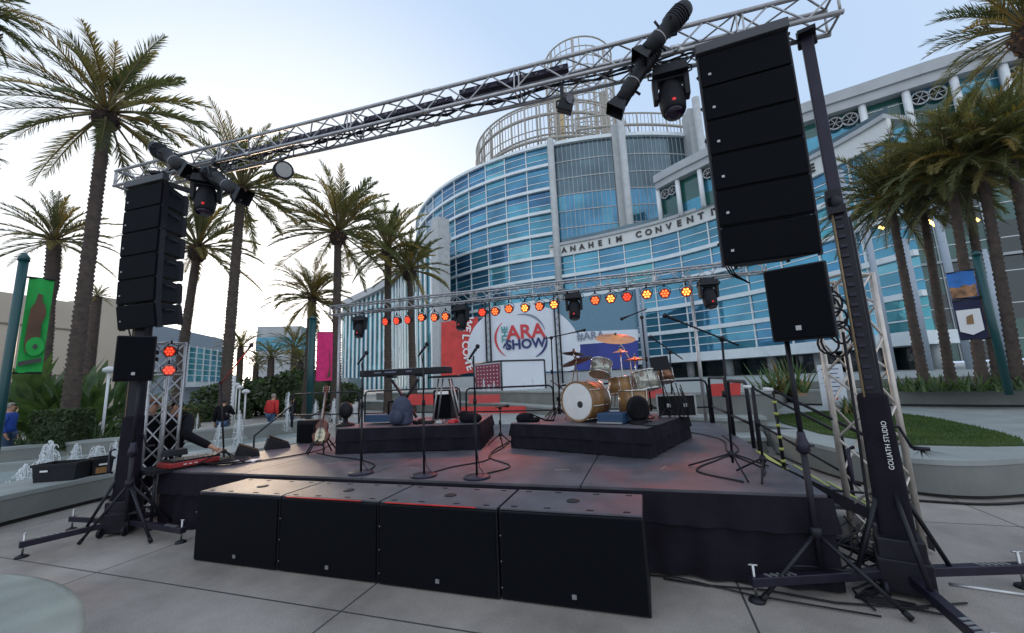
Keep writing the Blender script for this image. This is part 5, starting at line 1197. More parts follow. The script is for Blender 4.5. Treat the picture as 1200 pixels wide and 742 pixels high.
# blue case + dark monitor + bits
a=p(431,490,5.55);c=p(461,490,5.55); t=thing('blue_case','flat dark blue case lying behind the first microphone stand','case',((a.x+c.x)/2,5.6,KZ)); b=B('blue_case'); b.box(((a.x+c.x)/2,5.6,KZ+.085),((c.x-a.x),.25,.12)); b.build('case_body',t,bevel=.012); b=B('badge'); b.box(((a.x+c.x)/2,5.47,KZ+.03),((c.x-a.x),.02,.012)); b.build('metal_edge',t)
q=p(405,492,5.3); t=thing('stage_fan','dark round headed stage fan at the left end of the keyboard riser','fan',(q.x,q.y,KZ)); b=B('cab_black'); b.ball((q.x,q.y,KZ+.24),.115,n=14,sq=(1,.8,1.15)); b.build('fan_head',t); b=B('cab_black'); b.lathe([(.14,0),(.13,.03),(.04,.06),(.03,.16)],(q.x,q.y,KZ),n=16); b.build('fan_foot',t)
bits=random.Random(4)
for k,(u,mn,lab,nm) in enumerate(((482,'jacket_black','small black effects pedal left of the pale legged stand','effects_pedal'),(494,'dark_metal','effects pedal directly left of the pale legged stand','effects_pedal'),(506,'badge','silver effects pedal before the pale legged stand','effects_pedal'),(520,'sign_red','dark red effects pedal under the pale legged stand','effects_pedal'),(533,'blue_case','blue effects pedal right of the pale legged stand','effects_pedal'))):
    q=p(u,494,5.25); q=Vector((q.x,5.05+.244*(q.x+4.34)+.12,KZ)); t=thing(nm,lab,'pedal',q); b=B(mn); b.box(q+Vector((0,0,.025)),(.11,.12,.045),rz=bits.uniform(-.3,.3),taper=.9); b.build('housing',t,bevel=.006); b=B('steel'); b.lathe([(.01,0),(.012,.015)],q+Vector((0,-.03,.05)),n=8); b.build('footswitch',t)
q=Vector((-2.5,5.6,KZ)); b=B('jacket_black'); b.ball(q+Vector((0,0,.06)),.17,n=12,sq=(1.1,.7,.5)); b.ball(q+Vector((-.1,0,.12)),.09,n=10,sq=(1.1,.8,.6)); tag(b.build('cloth_bag'),'crumpled black cloth bag at the right end of the keyboard riser','bag')
# guitar on a stand
g0=atz(376,531,DZ); gy=g0.y; t=thing('electric_guitar','sunburst electric guitar with pale pickups standing on the stage left of the keyboard riser','guitar',g0)
tilt=Matrix.Rotation(-.16,4,'X'); gm=Matrix.Translation(Vector((g0.x,gy,DZ+.30)))@Matrix.Rotation(.15,4,'Z')@tilt@Matrix.Scale(.92,4)
out=[]
for k in range(48):
    a=2*PI*k/48; r_=.155+.032*math.cos(2*a+PI)*-1; zz=math.sin(a)*.2; ww=math.cos(a)*(.165 if math.sin(a)<0 else .13)*(1-.22*math.exp(-((zz-.03)/.05)**2)); out.append((ww,zz))
b=B('sunburst'); b.extr(out,gm,.045,'sunburst'); b.build('guitar_body',t,bevel=.01)
b=B('cream'); b.extr([(-.08,-.14),(.08,-.14),(.09,-.02),(.05,.06),(-.05,.06),(-.09,-.02)],gm@Matrix.Translation((0,-.026,0)),.006); b.build('pick_guard',t)
b=B('badge'); 
for z in (-.07,.0,.06): b.extr([(-.04,z-.012),(.04,z-.012),(.04,z+.012),(-.04,z+.012)],gm@Matrix.Translation((0,-.034,0)),.012)
b.build('pickup',t)
b=B('wood_gold'); b.extr([(-.024,.15),(.024,.15),(.02,.62),(-.02,.62)],gm@Matrix.Translation((0,-.02,0)),.025,'sunburst'); b.build('neck',t)
b=B('sunburst'); b.extr([(-.02,.61),(.02,.61),(.045,.68),(.03,.76),(-.03,.76),(-.045,.68)],gm@Matrix.Translation((0,-.015,0)),.02); hd=b.build('headstock',t); b=B('chrome'); 
for k in range(3):
    for s_ in (-1,1): b.ball(gm@Vector((s_*.055,-.015,.66+.035*k)),.010,n=6)
b.build('tuner',hd)
b=B('chrome'); 
for k in range(6): x=-.014+.0056*k; b.tube(gm@Vector((x,-.045,-.11)),gm@Vector((x*.7,-.035,.64)),.0012,n=3)
b.build('strings',t)
t=thing('guitar_stand','black folding guitar stand beneath the sunburst guitar','guitar stand',g0)
for (dx,dy) in ((-.16,-.12),(.16,-.12),(-.12,.2),(.12,.2),(-.05,-.2),(.06,.15)): b=B('cable'); b.path([(g0.x,gy+.06,DZ+.26),(g0.x+dx*.6,gy+dy*.5,DZ+.16),(g0.x+dx,gy+dy,DZ+.012)],.011,n=6); b.build('leg',t)
b=B('cable'); b.path([(g0.x-.09,gy-.11,DZ+.14),(g0.x-.08,gy-.03,DZ+.12),(g0.x+.08,gy-.03,DZ+.12),(g0.x+.09,gy-.11,DZ+.14)],.012,n=6); b.build('cradle',t)
q=atz(355,520,DZ); t=thing('guitar_combo','dark amplifier cabinet standing left of the guitar','amplifier',q); b=B('cab_black'); b.box((q.x,q.y+.15,DZ+.2),(.36,.25,.40),rz=.1); b.build('cabinet',t,bevel=.015); b=B('grille'); b.box((q.x+.01,q.y+.02,DZ+.18),(.31,.015,.3),rz=.1); b.build('grille',t)
# stage wedges at the left edge
for (u,v,lab,s_) in ((281,536,'black floor monitor wedge at the left stage edge, nearest the boom stand',1.0),(318,526,'black floor monitor wedge just before the left stairs handrail',1.15)):
    q=atz(u,v,DZ); t=thing('floor_monitor',lab,'monitor speaker',q,'floor monitors at the left stage edge'); T=Matrix.Rotation(.9,4,'Z'); mx_=Matrix.Translation(q+Vector((0,.12,0)))@T
    b=B('black_plastic'); b.extr([(-.17*s_,0),(.16*s_,0),(.14*s_,.06),(-.12*s_,.17*s_)],mx_@Matrix.Rotation(0,4,'Z'),.34); b.build('cabinet',t,bevel=.01); b=B('grille'); b.extr([(-.115*s_,.172*s_),(.135*s_,.064),(.14*s_,.07),(-.108*s_,.182*s_)],mx_,.30); b.build('grille',t)
q=atz(283,541,DZ); b=B('paper'); b.box((q.x+.1,q.y,DZ+.012),(.3,.16,.02),rz=.3); tag(b.build('paper_sheets'),'pale paper sheets lying beside the left floor monitors','paper')
# ---------------- drum kit
def P(u,v,y): return aty(u,v,y)
dk=thing('drum_kit','wood and chrome drum kit with a white bass drum head on the right riser','drum kit',DR(.6,.6)); 
kc_=P(676,467,5.62); kn=Vector((-.47,-.88,0)).normalized(); kr=.265; kc_.z=RZ+kr+.015
b=B('wood_gold'); b.lathe([(kr,0),(kr,.42)],kc_,axis=-kn,n=32); kd=b.build('bass_drum_shell',dk); 
b=B('drumhead'); b.lathe([(kr*.97,0),(kr*.9,.006),(.01,.006)],kc_+kn*.004,axis=kn,n=32); b.build('drumhead',kd)
for o_ in (0.0,-.42): b=B('wood_gold' if o_==0 else 'chrome'); b.path([kc_+kn*o_+ (frame(kn)[0]*math.cos(k*PI/16)+frame(kn)[1]*math.sin(k*PI/16))*kr for k in range(33)],.016,n=6); b.build('hoop',kd)
b=B('letter_dark'); b.lathe([(.05,0),(.045,.006)],kc_+kn*.012+Vector((.05,-.02,-.04)),axis=kn,n=16); b.build('port_hole',kd)
b=B('chrome'); aa,bb_,_=frame(kn)
for k in range(8):
    a=k*PI/4+.2; q=kc_+(aa*math.cos(a)+bb_*math.sin(a))*(kr+.018); b.tube(q+kn*.01,q-kn*.43,.006,n=6); b.ball(q-kn*.2,.014,n=6)
b.build('tension_rod',kd)
def drum(u,v,y,r,h,axis,m,name='tom_drum'):
    c=P(u,v,y); ax=Vector(axis).normalized(); b=B(m); b.lathe([(r,-h/2),(r,h/2)],c,axis=ax,n=24); s_=b.build(name,dk); b=B('drumhead'); b.lathe([(r*.96,0),(r*.9,.004),(.01,.004)],c+ax*h/2,axis=ax,n=24); b.build('drumhead',s_)
    a1,b1,_=frame(ax); b=B('chrome')
    for e in (-1,1): b.path([c+ax*h/2*e+(a1*math.cos(k*PI/12)+b1*math.sin(k*PI/12))*r for k in range(25)],.009,n=5)
    for k in range(6): a=k*PI/3; q=c+(a1*math.cos(a)+b1*math.sin(a))*(r+.012); b.tube(q-ax*h/2,q+ax*h/2,.005,n=5)
    b.build('hoop',s_); return c
drum(704,432,5.75,.145,.20,(.15,.45,.85),'sparkle'); drum(727,452,6.0,.16,.22,(-.1,.1,1),'wood_gold','snare_drum'); drum(757,446,6.05,.17,.26,(-.15,.15,1),'sparkle'); drum(777,441,6.35,.15,.18,(-.1,.2,1),'cymbal_dark','snare_drum')
drum(742,470,5.9,.2,.3,(0,.0,1),'wood_gold','floor_tom')
def cymbal(u,v,y,r,ax,m,foot=None):
    c=P(u,v,y); ax=Vector(ax).normalized(); b=B(m); b.lathe([(r,0),(r*.6,.018),(r*.22,.03),(r*.15,.05),(.01,.055)],c,axis=ax,n=28,caps=False); cy=b.build('cymbal',dk); b=B('chrome'); b.tube(c+ax*.02,c+ax*.09,.006,n=6); b.lathe([(.016,0),(.016,.02)],c+ax*.06,n=8,m='letter_dark'); b.build('wing_nut',cy)
    f=foot or (c.x,c.y); b=B('chrome'); b.path([c+ax*.02,(c.x*.4+f[0]*.6,c.y*.4+f[1]*.6,c.z-.14),(f[0],f[1],c.z-.3),(f[0],f[1],RZ+.1)],.009,n=7); st_=b.build('cymbal_stand',dk)
    for k in range(3): a=k*2.09+.5; b=B('chrome'); b.tube((f[0],f[1],RZ+.18),(f[0]+.18*math.cos(a),f[1]+.18*math.sin(a),RZ+.01),.008,n=6); b.build('stand_leg',st_)
q=P(743,470,6.05)
cymbal(721,397,5.7,.27,(.12,-.34,.93),'cymbal',(q.x,q.y)); q=P(668,470,5.9); cymbal(676,424,5.6,.22,(-.28,.1,.95),'cymbal_dark',(q.x+.05,q.y)); cymbal(672,415,5.9,.17,(.1,.12,.98),'cymbal_dark',(q.x+.1,q.y+.2))
cymbal(727,413,6.1,.12,(0,-.05,1),'cymbal'); cymbal(744,422,6.1,.15,(0,.06,1),'cymbal')
b=B('chrome'); rr=random.Random(2)
for k in range(10): u=rr.uniform(712,760); a=P(u,rr.uniform(440,462),5.95); c=P(u+rr.uniform(-9,9),rr.uniform(474,492),5.95); c.z=max(c.z,RZ+.01); b.tube(a,c,.007,n=5)
b.build('hardware',dk)
q=P(735,455,6.3); t=thing('drum_throne','black drum stool behind the drum kit','stool',(q.x,q.y+.2,RZ)); B('cab_black').lathe([(.16,0),(.17,.03),(.16,.07)],(q.x,q.y+.2,RZ+.36),n=18).build('seat',t); B('chrome').tube((q.x,q.y+.2,RZ),(q.x,q.y+.2,RZ+.36),.02,n=8).build('post',t)
a=P(703,490,5.42);c=P(735,489,5.42); t=thing('drum_monitor','flat dark blue grey case lying right of the bass drum','case',((a.x+c.x)/2,5.5,RZ)); b=B('blue_case'); b.box(((a.x+c.x)/2,5.5,RZ+.07),(c.x-a.x,.3,.13),rz=RA); b.build('case_body',t,bevel=.012); b=B('badge'); b.box(((a.x+c.x)/2-.05,5.345,RZ+.02),(c.x-a.x,.012,.02),rz=RA); b.build('metal_edge',t)
q=P(748,488,5.5); t=thing('stage_fan','dark round stage fan standing on the drum riser right of the flat case','fan',(q.x,5.5,RZ)); b=B('cab_black'); b.lathe([(.1,-.05),(.16,-.03),(.165,.03),(.12,.06)],(q.x,5.5,RZ+.18),axis=(.35,-.93,0),n=24,sc=(.85,1)); b.build('fan_head',t); B('cab_black').box((q.x,5.5,RZ+.02),(.22,.14,.03)).build('fan_foot',t)
b=B('grille'); 
for k in range(5): b.path([Vector((q.x,5.5,RZ+.18))+Vector((.35,-.93,0)).normalized()*.065+(Vector((.93,.35,0)).normalized()*math.cos(j*PI/10)*.85+Vector((0,0,1))*math.sin(j*PI/10))*(.03+.028*k) for j in range(21)],.004,n=4)
b.build('fan_guard',t)
# road case
a=P(772,491,6.2);c=P(817,491,6.2); t=thing('road_case','low black road case with silver edges at the right of the drum riser','road case',((a.x+c.x)/2,6.4,RZ)); w_=c.x-a.x; cx=(a.x+c.x)/2
B('cab_black').box((cx,6.4,RZ+.15),(w_-.02,.4,.29)).build('case_body',t)
for z in (RZ+.01,RZ+.30):
    for y in (6.195,6.605): B('alu').box((cx,y,z),(w_,.02,.02)).build('edge_profile',t)
for x in (cx-w_/2,cx+w_/2): B('alu').box((x,6.195,RZ+.155),(.022,.022,.31)).build('edge_profile',t)
for x in (cx-.1,cx+.12): B('steel').box((x,6.19,RZ+.16),(.05,.012,.05)).build('latch',t)
# music stand
a=P(773,426,6.0); t=thing('music_stand','black music stand with a flat desk behind the drum kit','music stand',(a.x,a.y,RZ)); b=B('cab_black'); b.box(a,(.25,.012,.20),mx=Euler((-.3,-.08,.1)).to_matrix()); b.build('desk',t); b=B('cable'); b.tube((a.x+.02,a.y,RZ+.1),(a.x,a.y,a.z-.08),.010,n=7); b.build('pole',t)
for k in range(3): ag=k*2.09; b=B('cable'); b.tube((a.x+.02,a.y,RZ+.14),(a.x+.02+.2*math.cos(ag),a.y+.2*math.sin(ag),RZ+.01),.008,n=6); b.build('leg',t)
q=DR(.12,.2); b=B('jacket_black'); b.ball(q+Vector((0,0,.05)),.12,n=12,sq=(1.2,.8,.7)); b.ball(q+Vector((.13,-.02,.03)),.08,n=10,sq=(1.3,.8,.5)); b.path([q,q+Vector((.1,-.05,.12)),q+Vector((.3,0,.02)),q+Vector((.42,.05,.01))],.012,n=5); tag(b.build('cable_heap'),'heap of black cable and cloth at the left corner of the drum riser','cable')
b=B('cable'); rr=random.Random(12)
for k in range(8):
    pts=[DR(1.5+rr.uniform(-.3,.4),.6+rr.uniform(-.4,.6),.012)]
    for j in range(5): pts.append(pts[-1]+Vector((rr.uniform(-.12,.12),rr.uniform(-.15,.15),rr.uniform(-.0,.0))))
    b.path(pts,.008,n=5)
for k in range(6): u=rr.uniform(764,800); a=P(u,450+rr.uniform(-8,8),6.0); c=P(u+rr.uniform(-6,12),489,6.0); m_=(a+c)/2+Vector((.05,0,-.05)); b.path([a,m_,c],.007,n=5)
tag(b.build('drum_cables'),'tangled cables hanging and lying at the right side of the drum riser','cable')
# ---------------- things at the left: bins, mixer, desk
for (u0,u1,v,r,lab,d_) in ((44,100,566,8.95,'larger black plastic bin on the fountain ledge, at the left',1),(103,130,559,9.1,'smaller black plastic bin with an orange label on the fountain ledge',0)):
    a=atz(u0,v,.40); c=atz(u1,v-4,.40); dv=(c-a); dv.z=0; L_=dv.length; ang=math.atan2(dv.y,dv.x); m_=(a+c)/2+Vector((-.18,.10,0)); m_.z=.40
    t=thing('plastic_bin',lab,'bin',m_,'black bins on the ledge'); T=Matrix.Rotation(ang,3,'Z'); h=.26; w_=L_*.94; dp=.36
    b=B('black_plastic'); vs=[];
    for z,f in ((0,.9),(h,1.0)):
        for x,y in ((-1,-1),(1,-1),(1,1),(-1,1)): vs.append(m_+T@Vector((x*w_/2*f,y*dp/2*f,z)))
    for z,f in ((h,.95),(.02,.86)):
        for x,y in ((-1,-1),(1,-1),(1,1),(-1,1)): vs.append(m_+T@Vector((x*w_/2*f,y*dp/2*f,z)))
    b.add(vs,[(3,2,1,0)]+[(k,(k+1)%4,4+(k+1)%4,4+k) for k in range(4)]+[(4+k,4+(k+1)%4,8+(k+1)%4,8+k) for k in range(4)]+[(8+k,8+(k+1)%4,12+(k+1)%4,12+k) for k in range(4)]+[(12,13,14,15)]); b.build('bin_body',t)
    b=B('black_plastic'); b.box(m_+T@Vector((0,-dp/2,h-.02)),(w_+.03,.02,.04),rz=ang); b.box(m_+T@Vector((0,dp/2,h-.02)),(w_+.03,.02,.04),rz=ang); b.build('rim',t)
    b=B('paper'); b.box(m_+T@Vector((-.12 if d_ else 0,-dp/2*.985-.012,h*.62)),(.10,.006,.025),rz=ang); b.build('label_strip',t)
    if not d_:
        b=B('led_orange' if False else 'sign_red'); b.box(m_+T@Vector((.0,-dp/2*.96-.006,h*.28)),(.16,.005,.09),rz=ang,m='wood_gold'); b.build('orange_label',t)
mp=atz(229,544,.69)+Vector((-.12,0,0)); dd=thing('mixing_console','red edged mixing console outside the left stage corner','mixing console',mp)
MR=1.40; mt=Matrix.Rotation(MR,3,'Z'); b=B('mixer_red'); b.box(mp+Vector((0,.0,.03)),(.58,.34,.06),rz=MR); b.build('console_body',dd,bevel=.01)
b=B('dark_metal'); b.box(mp+Vector((.0,.03,.07)),(.54,.30,.03),rz=MR); b.build('control_surface',dd)
for i in range(9):
    for j in range(3): b=B('badge'); b.box(mp+mt@Vector((-.2+.055*i,-.07+.07*j,.09)),(.012,.018,.015),rz=MR); b.build('fader',dd)
b=B('sign_white'); 
for i in range(3): b.box(mp+mt@Vector((-.12+.06*i,-.172,.03)),(.035,.003,.010),rz=MR)
b.build('front_marking',dd)
t=thing('equipment_table','dark table carrying the mixing console beside the stage','table',(mp.x,mp.y,0)); b=B('cab_black'); b.box((mp.x-.1,mp.y,.67),(.9,.5,.05),rz=MR); b.build('tabletop',t)
for sx in (-.38,.38):
    for sy in (-.2,.2): b=B('dark_metal'); q=Vector((mp.x-.1,mp.y,0))+mt@Vector((sx,sy,0)); b.tube((q.x,q.y,0),(q.x,q.y,.65),.018,n=7); b.build('leg',t)
q=mp+mt@Vector((-.16,.03,.115)); t=thing('black_case','small black device lying on the mixing console','device',q); b=B('black_plastic'); b.box(q+Vector((0,0,.06)),(.24,.18,.08),rz=MR,taper=.9); b.build('device_body',t,bevel=.012)
# ---------------- lamps, banners, signs
def globe_lamp(label,u,v,vt,r):
    a=atr(u,v,r); a.z=0; top=atr(u,vt,r).z; t=thing('globe_lamp',label,'lamp post',a,'white lamp posts by the palms'); B('white_metal').tube(a,(a.x,a.y,top-.1),.035,n=8).build('post',t); b=B('white_metal'); b.lathe([(.04,0),(.16,.06),(.15,.14),(.05,.2)],(a.x,a.y,top-.14),n=14); b.build('lamp_head',t)
globe_lamp('white lamp post right of the tallest left palm',121,497,432,17); globe_lamp('leftmost of the three white lamp posts beyond the man in black',275,490,450,26); globe_lamp('middle of the three white lamp posts beyond the man in black',279,490,453,24); globe_lamp('rightmost and lowest of the three white lamp posts beyond the man in black',286,492,458,21)
a=atr(271,480,22); a.z=0; tp=atr(272,424,22).z; t=thing('light_column','tall pale column lamp with a warm glowing top beside the slender left palm','lamp post',a); B('white_metal').tube(a,(a.x,a.y,tp-.6),.1,n=10).build('post',t); B('lamp_glow').tube((a.x,a.y,tp-.6),(a.x,a.y,tp),.09,n=10).build('glowing_top',t)
def banner_pole(label,foot,top,r,pr,sheets,zb=0):
    a=atr(foot[0],foot[1],r); tp=atr(top[0],top[1],r); t=thing('banner_pole',label,'banner pole',(a.x,a.y,zb)); B('teal_paint').tube((a.x,a.y,zb),(a.x,a.y,tp.z),pr,n=12).build('pole',t); B('teal_paint').lathe([(pr*1.2,0),(pr*1.2,.05),(pr*.3,.12)],(a.x,a.y,tp.z),n=12).build('cap',t)
    hd=Vector((a.y,-a.x,0)).normalized(); V=Vector((0,0,1)); o_=Vector((a.x,a.y,0))
    for (s,w_,z0,z1,mn) in sheets:
        p0=o_+hd*(s*pr*1.4); p1=p0+hd*s*w_; b=B(mn); n_=Vector((-hd.y,hd.x,0))*.012; n_=-n_ if n_.dot(a)>0 else n_
        k=6; vs=[]
        for i in range(k+1):
            for j in range(7): q=p0.lerp(p1,i/k)+V*(z0+(z1-z0)*j/6)+n_*1.5*math.sin(i*1.1+j*.8); vs+=[q+n_*.0]
        b.add(vs,[(i*7+j,(i+1)*7+j,(i+1)*7+j+1,i*7+j+1) for i in range(k) for j in range(6)],mn,True); sh=b.build('banner_sheet',t)
        B('dark_metal').tube(p0+V*z1-hd*s*pr,p1+V*z1,.014,n=6).build('bracket',t); B('dark_metal').tube(p0+V*z0-hd*s*pr,p1+V*z0,.014,n=6).build('bracket',t)
    return t,o_,hd
def on_banner(t,o_,hd,s0,z,pts,mn,name,off_=.05):
    n_=Vector((-hd.y,hd.x,0)); n_=-n_ if n_.dot(o_)>0 else n_
    V=[o_+hd*(s0+x)+Vector((0,0,z+y))+n_*off_ for x,y in pts]; k=len(V); b=B(mn); b.add(V+[q-n_*.008 for q in V],[tuple(range(k)),tuple(range(k,2*k))[::-1]]+[(i,k+i,k+(i+1)%k,(i+1)%k) for i in range(k)]); b.build(name,t)
r=8.6; z1=atr(34,325,r).z; z0=atr(40,437,r).z
t,o_,hd=banner_pole('teal banner pole at the left edge with a bright green banner',(-3,505),(20,305),r,.05,[(1,.235,z0,z1,'green_cloth')])
H=z1-z0; on_banner(t,o_,hd,.19,z0,[(x*.62,y*H) for x,y in ((-.10,.2),(.10,.22),(.08,.5),(.13,.62),(.09,.72),(.05,.74),(.04,.82),(-.03,.83),(-.05,.74),(-.11,.66),(-.12,.5),(-.13,.3))],'brown_fig','brown_figure')
on_banner(t,o_,hd,.21,z0+.27*H,[(.085*math.cos(k*PI/9),.13*math.sin(k*PI/9)) for k in range(18)],'green_cloth','green_ring',.06); on_banner(t,o_,hd,.21,z0+.27*H,[(.022*math.cos(k*PI/5),.035*math.sin(k*PI/5)) for k in range(10)],'letter_dark','ring_centre',.07)
on_banner(t,o_,hd,.185,z0+.11*H,[(-.10,-.06),(.10,.0),(.10,.06),(-.10,.0)],'letter_dark','dark_bar',.06)
r=19; z1=atr(372,389,r).z; z0=atr(372,447,r).z
t,o_,hd=banner_pole('teal banner pole with a narrow pink banner beside the bushy palm',(363,470),(362,374),r,.14,[(1,.62,z0,z1,'pink_cloth')]); H=z1-z0
on_banner(t,o_,hd,.62,z0,[(.0,.05*H),(.14,.1*H),(.12,.4*H),(.05,.7*H),(.1,.3*H)],'brown_fig','dark_swirl')
r=13.6; z1=atr(1145,315,r).z; z0=atr(1148,397,r).z; zm=atr(1146,348,r).z
t,o_,hd=banner_pole('teal banner pole in the right planter with a landscape picture banner and a navy banner with a white shield',(1182,459),(1154,298),r,.07,[(-1,.42,zm,z1,'sky_blue'),(-1,.42,z0,zm-.03,'navy_cloth')],.85); t['label']='teal banner pole in the right planter with a picture banner over a navy one'
H=z1-zm; on_banner(t,o_,hd,-.31,zm,[(-.2,.02),(.2,.02),(.2,.5*H),(.12,.42*H),(.03,.5*H),(-.06,.4*H),(-.2,.46*H)],'town','town_picture')
H=zm-z0; on_banner(t,o_,hd,-.31,z0,[(-.18,.72*H),(.18,.72*H),(.18,.2*H),(.0,.1*H),(-.18,.2*H)],'sign_white','white_shield'); on_banner(t,o_,hd,-.31,z0,[(-.04,.55*H),(.06,.6*H),(.05,.36*H),(-.06,.36*H)],'wood_gold','gold_mark',.06)
q=atr(977,462,13.2); tp=atr(975,427,13.2); t=thing('notice_board','tall white notice board with blue lines of text by the lawn','sign',(q.x,q.y,.45)); hd=Vector((q.y,-q.x,0)).normalized(); ang=math.atan2(hd.y,hd.x)
b=B('white_panel'); b.box((q.x,q.y,(tp.z+.5)/2),(.52,.05,tp.z-.5),rz=ang); b.build('board',t); b=B('sign_navy'); n_=Vector((hd.y,-hd.x,0)); n_=-n_ if n_.dot(Vector(q))>0 else n_
for k,wd in enumerate((.36,.3,.34,.2,.32,.28,.12)): b.box(Vector((q.x,q.y,tp.z-.12-.11*k))+n_*.028,(wd,.004,.02),rz=ang)
b.build('text_lines',t); b=B('sign_red'); b.box(Vector((q.x,q.y,tp.z-.86))+n_*.03,(.16,.004,.05),rz=ang); b.build('red_mark',t)
q=atr(940,463,12.6); t=thing('floor_sign','small yellow caution floor sign by the spiky plants','sign',(q.x,q.y,.95)); b=B('wood_gold')
b.add([(q.x-.1,q.y,.9),(q.x+.12,q.y+.03,.9),(q.x+.08,q.y+.1,1.32),(q.x-.06,q.y+.08,1.32),(q.x-.1,q.y+.22,.9),(q.x+.12,q.y+.25,.9)],[(0,1,2,3),(4,3,2,5)],'wood_gold'); b.build('folded_board',t); b=B('letter_dark'); b.box((q.x+.01,q.y+.035,1.12),(.05,.006,.16)); b.build('symbol',t)
# ---------------- fountain jets
def jet(label,u,v0,v1,r,wd,seed,zb=None,thin=False):
    rr=random.Random(seed); a=atr(u,v0,r); h=atr(u,v1,r).z-a.z; t=B('spray')
    n=int(260)
    t.path([a,a+Vector((0,0,h*.6)),a+Vector((.01,.01,h*.97))],[wd*.06,wd*.05,wd*.015],n=5)
    for k in range(26):
        ang=rr.uniform(0,2*PI); hh=h*rr.uniform(.35,1.0); sp=wd*rr.uniform(.15,.75)*(1.15-hh/h*.6); d_=Vector((math.cos(ang),math.sin(ang),0)); f1=rr.uniform(.55,1.0)
        t.path([a+d_*sp*x+Vector((0,0,hh*(1-(2*x-1)**2)*1.0 if x>.5 else hh*(1-(1-2*x)**3))) for x in [f1*j/7 for j in range(8)]],wd*rr.uniform(.010,.022),n=3,caps=False)
    for k in range(260):
        f=rr.random()**.9; ang=rr.uniform(0,2*PI); sp=wd*(.55*(1-f)**.9+.05)*rr.uniform(.1,1.1); q=a+Vector((math.cos(ang)*sp,math.sin(ang)*sp,h*f*rr.uniform(.8,1.05))); s_=wd*rr.uniform(.012,.04)
        vs=[q+Vector(v)*s_ for v in ((0,0,1.9),(1,0,-.6),(-.5,.87,-.6),(-.5,-.87,-.6))]; t.add(vs,[(0,1,2),(0,2,3),(0,3,1),(3,2,1)])
    return tag(t.build('fountain_jet'),label,'water jet','fountain jets')
JL=[(27,567,545,11.6,.34,'low splashing jet left of the larger black bin'),(54,560,518,12.4,.42,'broad white jet just behind the larger black bin'),(86,548,520,12.8,.26,'narrow jet behind the middle of the black bins'),(112,545,522,13,.32,'low white jet behind the smaller black bin'),(132,549,517,12.2,.22,'white jet beside the left black mast'),
(229,520,484,15,.13,'slim tall jet just right of the left silver tower'),(255,531,496,12.3,.20,'jet left of the man in black'),(278,527,482,12.6,.26,'tall jet in front of the man in black'),(336,506,459,13.5,.24,'tall jet right of the two walking people'),(369,500,469,14,.24,'jet behind the sloping handrail near the guitar'),(391,500,467,14.2,.28,'jet between the guitar and the dark fan'),(416,490,470,15,.14,'small jet left of the first front microphone')]
for i,(u,v0,v1,r,wd,lab) in enumerate(JL): jet(lab,u,v0,v1,r,wd*1.15,i)
for i,(u,v0,v1,lab) in enumerate(((567,459,444,'left of three small jets before the pink booth side'),(573,459,450,'middle of three small jets before the pink booth side'),(579,459,447,'right of three small jets before the pink booth side'),(600,457,448,'small jet before the left part of the white booth side'),(614,457,445,'small jet before the middle of the white booth side'),(625,457,443,'taller small jet before the right part of the white booth side'),(635,457,448,'small jet at the right corner of the booth'),(736,449,439,'small white jet behind the drum kit'),(743,449,438,'small white jet behind the tall overhead microphone'))):
    jet(lab,u,v0,v1,20,.2,40+i)
